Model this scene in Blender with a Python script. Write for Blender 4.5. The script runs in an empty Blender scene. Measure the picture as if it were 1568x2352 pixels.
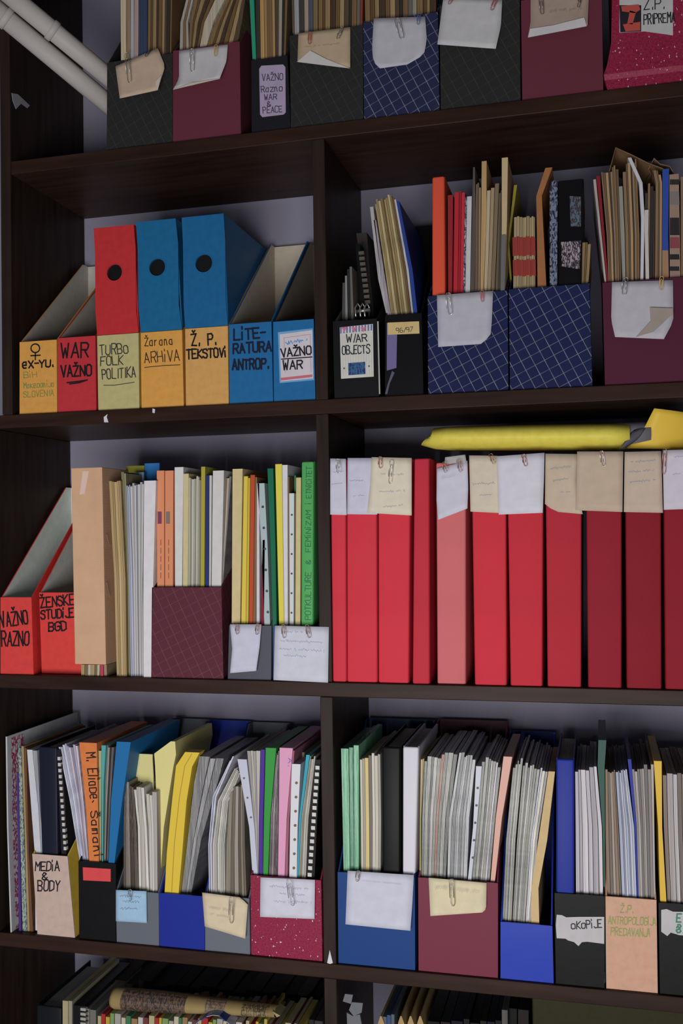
import bpy, bmesh, math, random
from mathutils import Vector, noise
random.seed(7)
C = bpy.context.scene.collection
SC = bpy.context.scene

# ---------------------------------------------------------------- camera
FPX, YAW, PITCH, ROLL = 2292.4, -0.25, 0.0214, -0.0148
CAM = Vector((0.3978, -1.4836, 0.1524))
_f = Vector((math.sin(YAW)*math.cos(PITCH), math.cos(YAW)*math.cos(PITCH), math.sin(PITCH)))
_r = Vector((math.cos(YAW), -math.sin(YAW), 0)); _u = _r.cross(_f)
_R = _r*math.cos(ROLL) + _u*math.sin(ROLL); _U = -_r*math.sin(ROLL) + _u*math.cos(ROLL)
cd = bpy.data.cameras.new('camera'); cam = bpy.data.objects.new('camera', cd); C.objects.link(cam)
from mathutils import Matrix
M4 = Matrix((_R, _U, -_f)).transposed().to_4x4(); M4.translation = CAM
cam.matrix_world = M4
cd.sensor_fit = 'VERTICAL'; cd.sensor_height = 24; cd.lens = FPX/2352*24; cd.clip_start = .05
SC.camera = cam

# ---------------------------------------------------------------- world, lights, exposure
w = bpy.data.worlds.new('world'); SC.world = w; w.use_nodes = True
bg = w.node_tree.nodes['Background']; bg.inputs[0].default_value = (.72, .8, 1, 1); bg.inputs[1].default_value = .06
def area(name, loc, target, sx, sy, e, col):
    d = bpy.data.lights.new(name, 'AREA'); d.shape = 'RECTANGLE'; d.size = sx; d.size_y = sy; d.energy = e; d.color = col
    o = bpy.data.objects.new(name, d); C.objects.link(o); o.location = loc
    o.rotation_euler = (Vector(target)-Vector(loc)).to_track_quat('-Z', 'Y').to_euler(); return o
area('window_light', (.12, -2.1, -.55), (-.1, 0, -.10), 1.5, .9, 42, (1, .975, .975))
SC.view_settings.view_transform = 'Standard'; SC.view_settings.look = 'None'
SC.view_settings.exposure = -.14; SC.view_settings.gamma = 1; SC.view_settings.use_curve_mapping = False

# ---------------------------------------------------------------- pixel -> point on the plane Y
def P(px, py, Y=0.0):
    d = _R*((px-784)/FPX) - _U*((py-1176)/FPX) + _f
    t = (Y-CAM.y)/d.y
    return CAM + d*t

# ---------------------------------------------------------------- materials
LUM = .6
def lin(c): c /= 255; return c/12.92 if c <= .04045 else ((c+.055)/1.055)**2.4
def tint(rgb, L=None):
    L = L or LUM; v = [lin(x)/L for x in rgb]; k = min(1, .84/max(max(v), 1e-6)); g = .1*(.3*v[0]+.6*v[1]+.1*v[2]); return tuple((x*.9+g)*k for x in v)
_mc = {}
def mat(kind, rgb, rgb2=None):
    key = (kind, rgb, rgb2, LUM)
    if key in _mc: return _mc[key]
    m = bpy.data.materials.new(kind); m.use_nodes = True; nt = m.node_tree; N = nt.nodes; L = nt.links
    b = N['Principled BSDF']; c = (*tint(rgb), 1); c2 = (*tint(rgb2), 1) if rgb2 else None
    tc = N.new('ShaderNodeTexCoord')
    def mapping(sc):
        mp = N.new('ShaderNodeMapping'); mp.inputs['Scale'].default_value = sc; L.new(tc.outputs['Object'], mp.inputs[0]); return mp.outputs[0]
    def nz(vec, scale, detail=2):
        n = N.new('ShaderNodeTexNoise'); n.inputs['Scale'].default_value = scale; n.inputs['Detail'].default_value = detail
        L.new(vec, n.inputs['Vector']); return n.outputs['Fac']
    def ramp(fac, stops):
        r = N.new('ShaderNodeValToRGB'); L.new(fac, r.inputs[0]); e = r.color_ramp.elements
        while len(e) < len(stops): e.new(.5)
        for i, (p, cc) in enumerate(stops): e[i].position = p; e[i].color = cc
        return r.outputs[0]
    def bump(fac, s, dist=.001):
        bm_ = N.new('ShaderNodeBump'); bm_.inputs['Strength'].default_value = s; bm_.inputs['Distance'].default_value = dist
        L.new(fac, bm_.inputs['Height']); L.new(bm_.outputs[0], b.inputs['Normal'])
    def mul(cc, k): return (cc[0]*k, cc[1]*k, cc[2]*k, 1)
    def math_(op, a, bb=None):
        n = N.new('ShaderNodeMath'); n.operation = op
        for i, v in enumerate((a, bb)):
            if v is None: continue
            if isinstance(v, (int, float)): n.inputs[i].default_value = v
            else: L.new(v, n.inputs[i])
        return n.outputs[0]
    b.inputs['Base Color'].default_value = c; b.inputs['Roughness'].default_value = .6
    b.inputs['Specular IOR Level'].default_value = .3
    if kind == 'pages':          # the fore-edge or spine of a stack of thin sheets: fine upright streaks
        v = mapping((900, 20, 3)); f = nz(v, 1, 3)
        L.new(ramp(f, [(.3, mul(c, .62)), (.52, c), (.75, mul(c, 1.15))]), b.inputs['Base Color']); bump(f, .3); b.inputs['Roughness'].default_value = .85
    elif kind == 'print':        # printed cover or spine: irregular dark blocks on a ground colour
        v = mapping((260, 130, 110)); f = nz(v, 1, 4)
        L.new(ramp(f, [(.44, c), (.5, c2), (.56, c2), (.62, c)]), b.inputs['Base Color']); b.inputs['Roughness'].default_value = .45
    elif kind == 'sheath':       # sheaf of papers in a glossy clear sleeve: streaks under crinkled film
        v = mapping((420, 6, 2.5)); f = nz(v, 1, 3)
        L.new(ramp(f, [(.3, mul(c, .55)), (.5, mul(c, .85)), (.75, mul(c, 1.1))]), b.inputs['Base Color']); bump(nz(mapping((160, 30, 26)), 1, 3), .55, .003); b.inputs['Roughness'].default_value = .25; b.inputs['Specular IOR Level'].default_value = .22
    elif kind == 'paper':
        f = nz(mapping((1, 1, 1)), 60, 4); L.new(ramp(f, [(.3, mul(c, .9)), (.7, c)]), b.inputs['Base Color']); bump(nz(mapping((1, 1, 1)), 35, 3), .25, .002)
        b.inputs['Roughness'].default_value = .9; b.inputs['Specular IOR Level'].default_value = .1
    elif kind == 'card':
        f = nz(mapping((1, 1, 1)), 90, 5); L.new(ramp(f, [(.25, mul(c, .88)), (.6, c)]), b.inputs['Base Color']); bump(f, .12)
        b.inputs['Roughness'].default_value = .42; b.inputs['Specular IOR Level'].default_value = .15
    elif kind == 'corrugated':
        f = nz(mapping((1, 1, 1)), 25, 4); L.new(ramp(f, [(.3, mul(c, .88)), (.7, c)]), b.inputs['Base Color'])
        wv = N.new('ShaderNodeTexWave'); wv.bands_direction = 'Z'; wv.inputs['Scale'].default_value = 120; L.new(mapping((1, 1, 1)), wv.inputs['Vector']); bump(wv.outputs['Fac'], .15); b.inputs['Roughness'].default_value = .85
    elif kind == 'cloth':
        f = nz(mapping((1, 1, 1)), 1400, 2); g = nz(mapping((1, 1, 1)), 12, 3)
        L.new(ramp(g, [(.3, mul(c, .9)), (.7, c)]), b.inputs['Base Color']); bump(f, .35); b.inputs['Roughness'].default_value = .62; b.inputs['Specular IOR Level'].default_value = .12
    elif kind == 'plastic':
        b.inputs['Roughness'].default_value = .3; b.inputs['Specular IOR Level'].default_value = .25; bump(nz(mapping((1, 1, 1)), 9, 2), .1, .01)
    elif kind == 'satin':
        b.inputs['Roughness'].default_value = .4; b.inputs['Specular IOR Level'].default_value = .12; bump(nz(mapping((1, 1, 1)), 1200, 2), .1)
    elif kind == 'grid':         # printed diagonal check
        sx = N.new('ShaderNodeSeparateXYZ'); L.new(tc.outputs['Object'], sx.inputs[0])
        xx = math_('ADD', sx.outputs[0], sx.outputs[1]); lines = []
        for a, bb in ((.899, .438), (-.438, .899)):
            s = math_('ADD', math_('MULTIPLY', xx, a/.0152), math_('MULTIPLY', sx.outputs[2], bb/.0152))
            fr = math_('FRACT', math_('ADD', s, 100.3)); lines.append(math_('MULTIPLY', math_('LESS_THAN', fr, .062), 1 if not lines else .6))
        mx = N.new('ShaderNodeMix'); mx.data_type = 'RGBA'; mx.inputs['A'].default_value = c; mx.inputs['B'].default_value = c2
        wear = math_('MULTIPLY', math_('MAXIMUM', lines[0], lines[1]), ramp(nz(mapping((1, 1, 1)), 55, 3), [(.3, (.4,)*3+(1,)), (.6, (1,)*4)]))
        L.new(wear, mx.inputs['Factor']); L.new(mx.outputs['Result'], b.inputs['Base Color'])
        bump(nz(mapping((1, 1, 1)), 700, 2), .2); b.inputs['Roughness'].default_value = .5; b.inputs['Specular IOR Level'].default_value = .08
    elif kind == 'glitter':
        vo = N.new('ShaderNodeTexVoronoi'); vo.inputs['Scale'].default_value = 260; L.new(mapping((1, 1, .6)), vo.inputs['Vector'])
        rn = nz(mapping((1, 1, 1)), 170, 1); g = math_('MULTIPLY', math_('LESS_THAN', vo.outputs['Distance'], .24), math_('GREATER_THAN', rn, .58))
        mx = N.new('ShaderNodeMix'); mx.data_type = 'RGBA'; mx.inputs['B'].default_value = c2
        L.new(ramp(nz(mapping((1, 1, 1)), 420, 3), [(.35, mul(c, .6)), (.6, c)]), mx.inputs['A']); L.new(g, mx.inputs['Factor']); L.new(mx.outputs['Result'], b.inputs['Base Color']); b.inputs['Roughness'].default_value = .4; b.inputs['Specular IOR Level'].default_value = .15
    elif kind == 'clear':        # translucent tinted polypropylene
        b.inputs['Roughness'].default_value = .25; b.inputs['Alpha'].default_value = .62
    elif kind == 'sleeve':
        b.inputs['Roughness'].default_value = .12; b.inputs['Alpha'].default_value = .5; bump(nz(mapping((80, 20, 6)), 1, 2), .5, .004)
    elif kind == 'wood':
        v = mapping((6, 60, 60)) if not rgb2 else mapping((60, 60, 6)); f = nz(v, 1, 6)
        L.new(ramp(f, [(.3, mul(c, .65)), (.5, c), (.72, mul(c, 1.35))]), b.inputs['Base Color']); bump(f, .15); b.inputs['Roughness'].default_value = .42; b.inputs['Specular IOR Level'].default_value = .12
    elif kind == 'wall':
        f = nz(mapping((1, 1, 1)), 3, 4); L.new(ramp(f, [(.3, mul(c, .93)), (.7, c)]), b.inputs['Base Color']); bump(nz(mapping((1, 1, 1)), 180, 3), .1); b.inputs['Roughness'].default_value = .9
    elif kind == 'metal':
        b.inputs['Metallic'].default_value = .9; b.inputs['Roughness'].default_value = .3
    elif kind == 'ink': b.inputs['Roughness'].default_value = .5
    _mc[key] = m; return m

# ---------------------------------------------------------------- objects
WL = {}
def mk(name, V, F, m, parent=None, origin=None, mats=None, fm=None):
    org = WL[parent.name] if parent is not None else (Vector(origin) if origin else Vector((sum(v[0] for v in V)/len(V), min(v[1] for v in V), min(v[2] for v in V))))
    me = bpy.data.meshes.new(name); me.from_pydata([tuple(Vector(v)-org) for v in V], [], F)
    me.materials.append(m)
    for x in mats or []: me.materials.append(x)
    if fm:
        for p, i in zip(me.polygons, fm): p.material_index = i
    bm = bmesh.new(); bm.from_mesh(me); bmesh.ops.recalc_face_normals(bm, faces=bm.faces); bm.to_mesh(me); bm.free()
    o = bpy.data.objects.new(name, me); C.objects.link(o)
    if parent is None: o.location = org
    else: o.parent = parent
    WL[o.name] = org
    return o
def empty(name, loc, label, cat, grp=None):
    o = bpy.data.objects.new(name, None); C.objects.link(o); o.location = loc; o.empty_display_size = .02
    WL[o.name] = Vector(loc); return tag(o, label, cat, grp)
def tag(o, label, cat, grp=None, kind=None):
    if label: o['label'] = label
    if cat: o['category'] = cat
    if grp: o['group'] = grp
    if kind: o['kind'] = kind
    return o
def shade(o):
    for p in o.data.polygons: p.use_smooth = True
    return o
def bevel(o, wd=.002, seg=2):
    md = o.modifiers.new('bevel', 'BEVEL'); md.width = wd; md.segments = seg; md.limit_method = 'ANGLE'; return o
def boxv(x0, x1, y0, y1, z0, z1):
    V = [(x, y, z) for x in (x0, x1) for y in (y0, y1) for z in (z0, z1)]
    return V, [(0, 1, 3, 2), (4, 6, 7, 5), (0, 4, 5, 1), (2, 3, 7, 6), (0, 2, 6, 4), (1, 5, 7, 3)]
def box(name, x0, x1, y0, y1, z0, z1, m, parent=None): return mk(name, *boxv(x0, x1, y0, y1, z0, z1), m, parent)
def loft(rows, closed=True):
    """rows of equal-length rings -> verts, faces"""
    n = len(rows[0]); V = [v for r in rows for v in r]; F = []
    for i in range(len(rows)-1):
        for j in range(n): F.append((i*n+j, i*n+(j+1) % n, (i+1)*n+(j+1) % n, (i+1)*n+j))
    if closed: F += [tuple(range(n)), tuple(range((len(rows)-1)*n, len(rows)*n))]
    return V, F
def tube(pts, r, sides=6):
    rows = []
    for i, p in enumerate(pts):
        p = Vector(p); a = Vector(pts[max(0, i-1)]); b = Vector(pts[min(len(pts)-1, i+1)]); t = (b-a).normalized()
        s = t.cross(Vector((0, 1, 0)));  s = s.normalized() if s.length > .01 else t.cross(Vector((0, 0, 1))).normalized(); u = s.cross(t)
        rr = r[i] if isinstance(r, (list, tuple)) else r
        rows.append([tuple(p+s*math.cos(2*math.pi*k/sides)*rr+u*math.sin(2*math.pi*k/sides)*rr) for k in range(sides)])
    return loft(rows)

# ---------------------------------------------------------------- hand lettering: one stroke alphabet for felt pen, drawn as flat ribbons
G = {'A': '002640 1232', 'B': '0006364544330333424130 1000', 'C': '4536160501103041', 'D': '00062645412000', 'E': '46060040 0333', 'F': '460600 0333', 'G': '4536160501103041432 3',
 'H': '0600 4640 0343', 'I': '2620', 'J': '4641301001', 'K': '0600 460340', 'L': '060040', 'M': '0006234640', 'N': '00064046', 'O': '163645413010010516', 'P': '00063645443303',
 'R': '00063645443303 2340', 'S': '4536160504334241301001', 'T': '0646 2620', 'U': '060110304146', 'V': '062046', 'W': '0610243046', 'X': '0046 0640', 'Y': '062346 2320', 'Z': '06460040',
 'Ž': '06460040 182738', 'Š': '4536160504334241301001 182738', '.': '1011', '-': '0333', ',': '1102', '/': '0046', '&': '40041626350201103042', '9': '443313040516364541301', '6': '36160501103041423303', '7': '064610', '5': '46060333424110',
 'i': '1014 1617', 'a': '341403011030 3430', 'r': '0004 0324', 'n': '0004 03142430', 'm': '0004 0314 1410 1434 3430', 'l': '1610', 'e': '0232341403011030', '8': '163645330201103041331504 16', '(': '26141220', ')': '06141200'}
G['B'] = '0006 063645443303 3342413000'; G['G'] = '4536160501103041 414323'; G['9'] = '443313040516364541300 1'.replace(' ', ''); G['9'] = '44331304051636454130'
def ribbon(strokes, wd, Y):
    V, F = [], []
    for s in strokes:
        s = [Vector((p.x, p.z)) for p in s]
        for a, b in zip(s, s[1:]):
            d = b-a
            if d.length < 1e-6: continue
            n = Vector((-d.y, d.x)).normalized()*wd/2; t = d.normalized()*wd*.35; k = len(V)
            yy = Y-(k//6 % 9)*.00002
            for q in (a-t-n, b+t-n, b+t+n, a-t+n, a-t*1.7, b+t*1.7): V.append((q.x, yy, q.y))
            F.append((k, k+1, k+5, k+2, k+3, k+4))
    return V, F
def write(parent, lines, rgb, wd, Y, name='lettering', jit=.05):
    """lines: (text, x0, y0, x1, y1, h): baseline from pixel to pixel, letter height h"""
    S = []
    for text, x0, y0, x1, y1, h in lines:
        ux, uy = x1-x0, y1-y0; ln = math.hypot(ux, uy); ux /= ln; uy /= ln; vx, vy = uy, -ux
        cw = [.5 if ch in 'Iil.,' else .7 if ch in 'J-/1' else 1 for ch in text]; unit = ln/sum(cw); pos = 0
        for i, ch in enumerate(text):
            adv = unit; at0 = pos-(unit*.15 if ch in 'Iil' else 0); pos += cw[i]*unit
            small = ch not in G and ch.upper() in G
            g = G.get(ch) or G.get(ch.upper())
            if not g or ch == ' ': continue
            hh = h*(.72 if small else 1)/6*random.uniform(.94, 1.06); ww = adv*.74/4; bx = x0+ux*at0; by = y0+uy*at0; sk = random.uniform(-.03, .08)
            for st in g.split():
                pts = []
                for k in range(0, len(st)-1, 2):
                    a = int(st[k])+random.uniform(-jit, jit)*3; bb = int(st[k+1])+random.uniform(-jit, jit)*3
                    lx = a*ww+bb*hh*sk; ly = bb*hh
                    pts.append(P(bx+ux*lx+vx*ly, by+uy*lx+vy*ly, Y))
                S.append(pts)
    V, F = ribbon(S, wd, Y)
    return mk(name, V, F, mat('ink', rgb), parent)
def stroke(parent, pts, rgb, wd, Y, name='ink_stroke'):
    V, F = ribbon([[P(x, y, Y) for x, y in pts]], wd, Y); return mk(name, V, F, mat('ink', rgb), parent)
def circle(cx, cy, r, n=14): return [(cx+r*math.cos(2*math.pi*i/n), cy+r*math.sin(2*math.pi*i/n)) for i in range(n+1)]
def scribble(parent, lines, rgb, Y, wd=.0003):
    """faint illegible handwriting: (x0, y0, x1, y1, h)"""
    S = []
    for x0, y0, x1, y1, h in lines:
        n = max(6, int(abs(x1-x0)/2.6)); pts = []
        for i in range(n+1):
            t = i/n
            if random.random() < .1 and len(pts) > 2: S.append(pts); pts = []; continue
            pts.append(P(x0+(x1-x0)*t+random.uniform(-1.6, 1.6), y0+(y1-y0)*t+(h*.42 if i % 2 else -h*.42)*random.choice((.25, .4, .5, 1)), Y))
        S.append(pts)
    V, F = ribbon(S, wd, Y); return mk('handwriting', V, F, mat('ink', rgb), parent)
def patch(name, parent, pts, rgb, Y, kind='paper', rgb2=None, t=.0004):
    """flat polygon (sticker, tape, label) of real thickness standing proud of the plane Y"""
    n = len(pts); V = [tuple(P(x, y, Y)) for x, y in pts]+[tuple(P(x, y, Y)+Vector((0, t, 0))) for x, y in pts]
    F = [tuple(range(n)), tuple(range(n, 2*n))]+[(i, (i+1) % n, n+(i+1) % n, n+i) for i in range(n)]
    return mk(name, V, F, mat(kind, rgb, rgb2), parent)

# ---------------------------------------------------------------- loose sheets, folders, magazines
def strip_mesh(rows, Y0, d, zs, lean=0):
    """rows bottom -> top of (xl, xr, y) pixels on the plane Y0; foot goes straight down to the shelf zs"""
    W = [(P(a, y, Y0), P(b, y, Y0)) for a, b, y in rows]
    W = [(a.x, b.x, (a.z+b.z)/2) for a, b in W]
    if zs is not None:
        if W[0][2] > zs+.012: W.insert(0, (W[0][0], W[0][1], zs+.0027))      # stands on the floor of a file
        else: W[0] = (W[0][0], W[0][1], zs)                                   # stands on the shelf itself
    rr = []
    for i, (a, b, z) in enumerate(W):
        yy = d
        rr.append([(a, Y0, z), (b, Y0, z), (b, Y0+yy, z), (a, Y0+yy, z)])
    return loft(rr)
def item(name, label, rgb, rows, kind='pages', cat=None, grp=None, Y=.014, d=.195, rgb2=None, zs=-1, bev=0, parent=None):
    V, F = strip_mesh(rows, Y, d, ZS if zs == -1 else zs)
    o = mk(name, V, F, mat(kind, rgb, rgb2), parent)
    if parent is None: tag(o, label, cat or name.split('_')[-1], grp)
    if bev: bevel(o, bev)
    return o
ORD = 'first second third fourth fifth sixth seventh eighth ninth tenth eleventh twelfth thirteenth fourteenth fifteenth sixteenth seventeenth eighteenth nineteenth twentieth'.split()
ORD += ['twenty-'+x for x in ORD[:9]]+['thirtieth']+['thirty-'+x for x in ORD[:9]]
def fill(n, label, grp, rows, pal, tops=6, kind='pages', name='booklet', cat='papers', Y=.014, d=.19, gap=.06, wig=0):
    """n thin upright things side by side inside the outline rows; each one its own object"""
    ws = [random.uniform(.6, 1.5) for _ in range(n)]; s = sum(ws); t0 = 0; out = []; WG = [random.uniform(-wig, wig) for _ in rows]
    for i in range(n):
        t1 = t0+ws[i]/s; g = (t1-t0)*gap; dy = random.uniform(-tops, tops); wg = WG; rr = []
        for k, (a, b, y) in enumerate(rows):
            top = k == len(rows)-1
            yy = y if not isinstance(y, tuple) else y[0]+(y[1]-y[0])*(t0+t1)/2
            xa, xb_ = a+(b-a)*(t0+g)+wg[k], a+(b-a)*(t1-g)+wg[k]
            if top:      # a taller or lower sheet goes on along the same slope
                f = (rr[-1][2]-yy-dy)/max(1, rr[-1][2]-yy); xa = rr[-1][0]+(xa-rr[-1][0])*f; xb_ = rr[-1][1]+(xb_-rr[-1][1])*f; yy += dy
            rr.append((xa, xb_, yy))
        c = pal[i % len(pal)]
        lb = label if n == 1 else '%s from left: %s' % (ORD[i], label)
        out.append(item(name, lb, c, rr, kind, cat, grp, Y+random.uniform(0, .004), d+random.uniform(-.012, .004)))
        t0 = t1
    return out

# ---------------------------------------------------------------- box files
def magfile(label, rgb, xb, xt, yt, back=None, kind='card', inner=(150, 150, 145), Y=.006, d=.235, rgb2=None, grp=None, side=None, front=None, th=.0022):
    """standing magazine file. xb, xt: left/right pixels of the front panel at foot and top; yt: its top; back: pixel y of the tall rear top at pixel x"""
    b0, b1 = P(xb[0], 1400, Y), P(xb[1], 1400, Y); tp = P((xt[0]+xt[1])/2, yt, Y); zt = tp.z
    def xat(px, z):      # x on plane Y for a pixel column near height z
        y = 1176
        for _ in range(4): q = P(px, y, Y); y -= (z-q.z)*1500
        return P(px, y, Y).x
    xl0, xr0, xl1, xr1 = xat(xb[0], ZS), xat(xb[1], ZS), xat(xt[0], zt), xat(xt[1], zt)
    yb = Y+d
    zb = P(back[0], back[1], yb).z if back else ZS+.30
    L = lambda z: xl0+(xl1-xl0)*(min(z, zt)-ZS)/(zt-ZS); Rr = lambda z: xr0+(xr1-xr0)*(min(z, zt)-ZS)/(zt-ZS)
    o = empty('magazine_file', ((xl0+xr0)/2, Y, ZS), label, 'magazine file', grp)
    mo = mat(kind, rgb, rgb2); mi = mat('card', inner); ms = mat(kind, side, rgb2) if side else mo
    def panel(nm, pts, off, m1, m2):
        # pts: (x, y, z) outer face ring, extruded by off inward; inner face takes the lining
        n = len(pts); V = list(pts)+[tuple(Vector(p)+Vector(off)) for p in pts]
        F = [tuple(range(n)), tuple(range(n, 2*n))]+[(i, (i+1) % n, n+(i+1) % n, n+i) for i in range(n)]
        return mk(nm, V, F, m1, o, mats=[m2], fm=[0, 1]+[0]*n)
    panel('front_panel', [(L(ZS), Y, ZS), (Rr(ZS), Y, ZS), (Rr(zt), Y, zt), (L(zt), Y, zt)], (0, th, 0), mat(kind, front, rgb2) if front else mo, mi)
    panel('back_panel', [(L(ZS), yb, ZS), (Rr(ZS), yb, ZS), (Rr(zb), yb, zb), (L(zb), yb, zb)], (0, -th, 0), ms, mi)
    zc = zt
    for nm, X, sg in (('side_panel', L, 1), ('side_panel', Rr, -1)):
        e = .0003
        pts = [(X(ZS), Y+th+e, ZS), (X(ZS), yb-th-e, ZS), (X(zb), yb-th-e, zb), (X(zb), yb-.02, zb), (X(zc), Y+th+e, zc)]
        panel(nm, pts, (sg*th, 0, 0), ms, mi)
    V, F = boxv(xl0+th+.0003, xr0-th-.0003, Y+th+.0003, yb-th-.0003, ZS, ZS+th); mk('base', V, F, mi, o)
    o['zt'] = 0; del o['zt']
    INFO[o.name] = dict(L=L, R=Rr, zt=zt, zb=zb, Y=Y, yb=yb, xl=xl1, xr=xr1)
    return o
INFO = {}
def note(label, rgb, L, R, Y=.003, curl=.0, grp=None, lines=None, ink=(120, 125, 150), crumple=.0006, kind='paper', name='paper_note', n=9, flap=None, bow=0, parent=None):
    """sheet of note paper between two pixel outlines (top -> bottom), bottom lifting towards the room by curl"""
    def res(pl, t):
        ls = [math.dist(a, b) for a, b in zip(pl, pl[1:])]; s = t*sum(ls)
        for (a, b), l in zip(zip(pl, pl[1:]), ls):
            if s <= l+1e-9: k = s/l; return (a[0]+(b[0]-a[0])*k, a[1]+(b[1]-a[1])*k)
            s -= l
        return pl[-1]
    V = []; sd = random.random()*50
    for layer in (0, 1):
        for i in range(n):
            v = i/(n-1); a = res(L, v); b = res(R, v)
            for j in range(n):
                u = j/(n-1); x = a[0]+(b[0]-a[0])*u; y = a[1]+(b[1]-a[1])*u
                dy = -curl*v**2-bow*math.sin(math.pi*u)*v - crumple*(1+noise.noise(Vector((u*3+sd, v*3, sd))))*min(1, v*3)
                yy = Y+dy; q = P(x, y, yy); V.append((q.x, q.y+layer*.00035, q.z))
    F = []; m = n*n
    for i in range(n-1):
        for j in range(n-1):
            a = i*n+j; F += [(a, a+1, a+n+1, a+n), (m+a, m+a+n, m+a+n+1, m+a+1)]
    rim = [i for i in range(n)]+[i*n+n-1 for i in range(1, n)]+[(n-1)*n+j for j in range(n-2, -1, -1)]+[i*n for i in range(n-2, 0, -1)]
    F += [(a, b, m+b, m+a) for a, b in zip(rim, rim[1:]+rim[:1])]
    o = mk(name, V, F, mat(kind, rgb), parent); shade(o)
    if parent is None: tag(o, label, 'note', grp)
    ymin = Y-crumple*2-curl-.0008-abs(bow)
    if lines: scribble(o, lines, ink, ymin)
    if flap:
        patch('turned_corner', o, flap[0], flap[1], ymin-.0004)
    return o
CLIP = [(-.5, .3), (-.5, .9), (-.3, 1), (.3, 1), (.5, .9), (.5, .1), (.3, 0), (-.1, 0), (-.3, .1), (-.3, .7), (-.15, .8), (.1, .8), (.26, .7), (.26, .3)]
def clip(label, rgb, x, y, ln=40, ang=0, Y=-.0015, wd=None, kind='metal', grp=None):
    """paper clip, its lower end at pixel (x, y+ln/2)"""
    wd = wd or ln*.27; ca, sa = math.cos(math.radians(ang)), math.sin(math.radians(ang)); pts = []
    for a, b in CLIP:
        px, py = a*wd, (.5-b)*ln
        pts.append(P(x+px*ca-py*sa, y+px*sa+py*ca, Y))
    V, F = tube(pts, .00048, 5); o = mk('paper_clip', V, F, mat(kind, rgb)); shade(o)
    return tag(o, label, 'paper clip', grp)
def coil(parent, rows, rgb, Y, n=22, name='binding_coil'):
    """plastic comb teeth down the front edge between two pixels"""
    V, F = [], []; (xa, ya), (xb, yb), w_ = rows
    for i in range(n):
        t = (i+.5)/n; x = xa+(xb-xa)*t; y = ya+(yb-ya)*t; q = P(x, y, Y); hh = abs(P(x, y+(yb-ya)/n*.28, Y).z-q.z); ww = P(x+w_/2, y, Y).x-q.x
        v, f = boxv(q.x-ww, q.x+ww, Y-.002, Y+.004, q.z-hh, q.z+hh); k = len(V); V += v; F += [tuple(a+k for a in ff) for ff in f]
    o = mk(name, V, F, mat('plastic', rgb), parent); o['kind'] = 'stuff'; return o
def holes(parent, xa, ya, xb, yb, n, Y, rgb=(60, 60, 65), r=3.2):
    for i in range(n):
        t = (i+.5)/n; x = xa+(xb-xa)*t; y = ya+(yb-ya)*t
        patch('punched_hole', parent, circle(x, y, r, 8)[:-1], rgb, Y, 'ink', t=.0002)
def binder(label, rgb, xb, xt, yt, Y=.004, d=.225, kind='cloth', name='box_binder', cat='binder', grp=None, block=(170, 165, 150), bev=.0035, zs=-1, yb=None, lift=0):
    """folder with a rounded spine, two cover boards and the papers between them"""
    z0 = ZS+lift if zs == -1 else zs
    zt = P((xt[0]+xt[1])/2, yt, Y).z
    def xat(px, z):
        y = 1176
        for _ in range(4): q = P(px, y, Y); y -= (z-q.z)*1500
        return P(px, y, Y).x
    a0, a1, b0, b1 = xat(xb[0], z0), xat(xb[1], z0), xat(xt[0], zt), xat(xt[1], zt)
    o = empty(name, ((a0+a1)/2, Y, z0), label, cat, grp); m = mat(kind, rgb)
    def sl(nm, f0, f1, y0, y1, zz0, zz1, mm, bv=0):
        k0 = (zz0-z0)/(zt-z0); k1 = (zz1-z0)/(zt-z0)
        X = lambda f, k: (a0+(b0-a0)*k)*(1-f)+(a1+(b1-a1)*k)*f
        V = [(X(f0, k0), y0, zz0), (X(f1, k0), y0, zz0), (X(f1, k0), y1, zz0), (X(f0, k0), y1, zz0), (X(f0, k1), y0, zz1), (X(f1, k1), y0, zz1), (X(f1, k1), y1, zz1), (X(f0, k1), y1, zz1)]
        q = mk(nm, V, [(0, 1, 2, 3), (4, 5, 6, 7), (0, 1, 5, 4), (1, 2, 6, 5), (2, 3, 7, 6), (3, 0, 4, 7)], mm, o)
        if bv: bevel(q, bv, 3); shade(q)
        return q
    wd = a1-a0; e = min(.12, .0022/wd)
    sl('spine', 0, 1, Y, Y+.006, z0, zt, m, min(bev, .0028))
    sl('cover', 0, e, Y+.0061, Y+d, z0, zt, m); sl('cover', 1-e, 1, Y+.0061, Y+d, z0, zt, m)
    sl('paper_block', e+.01, 1-e-.01, Y+.0065, Y+d-.012, z0+.003, zt-.006, mat('pages', block))
    return o
# ================================================================ the setting
D = .25
S1, S2, S3, S4, S5 = .78827, .35973, -.07584, -.50469, -.937
TH = .0222
XL, XU, XD = -.5825, -.5481, -.0197
LUM = .86
wall = mat('wall', (139, 136, 156))
def struct(o): o['kind'] = 'structure'; return o
struct(box('wall_back', -1.6, 2.2, D+.0005, D+.10, -1.75, 1.9, wall))
struct(box('wall_left', -1.7, -1.6, -3.6, D+.10, -1.75, 1.9, wall))
struct(box('floor', -1.7, 2.2, -3.6, D+.10, -1.80, -1.75, mat('wood', (96, 78, 62))))
struct(box('ceiling', -1.7, 2.2, -3.6, D+.10, 1.9, 1.95, mat('wall', (150, 150, 150))))

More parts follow.
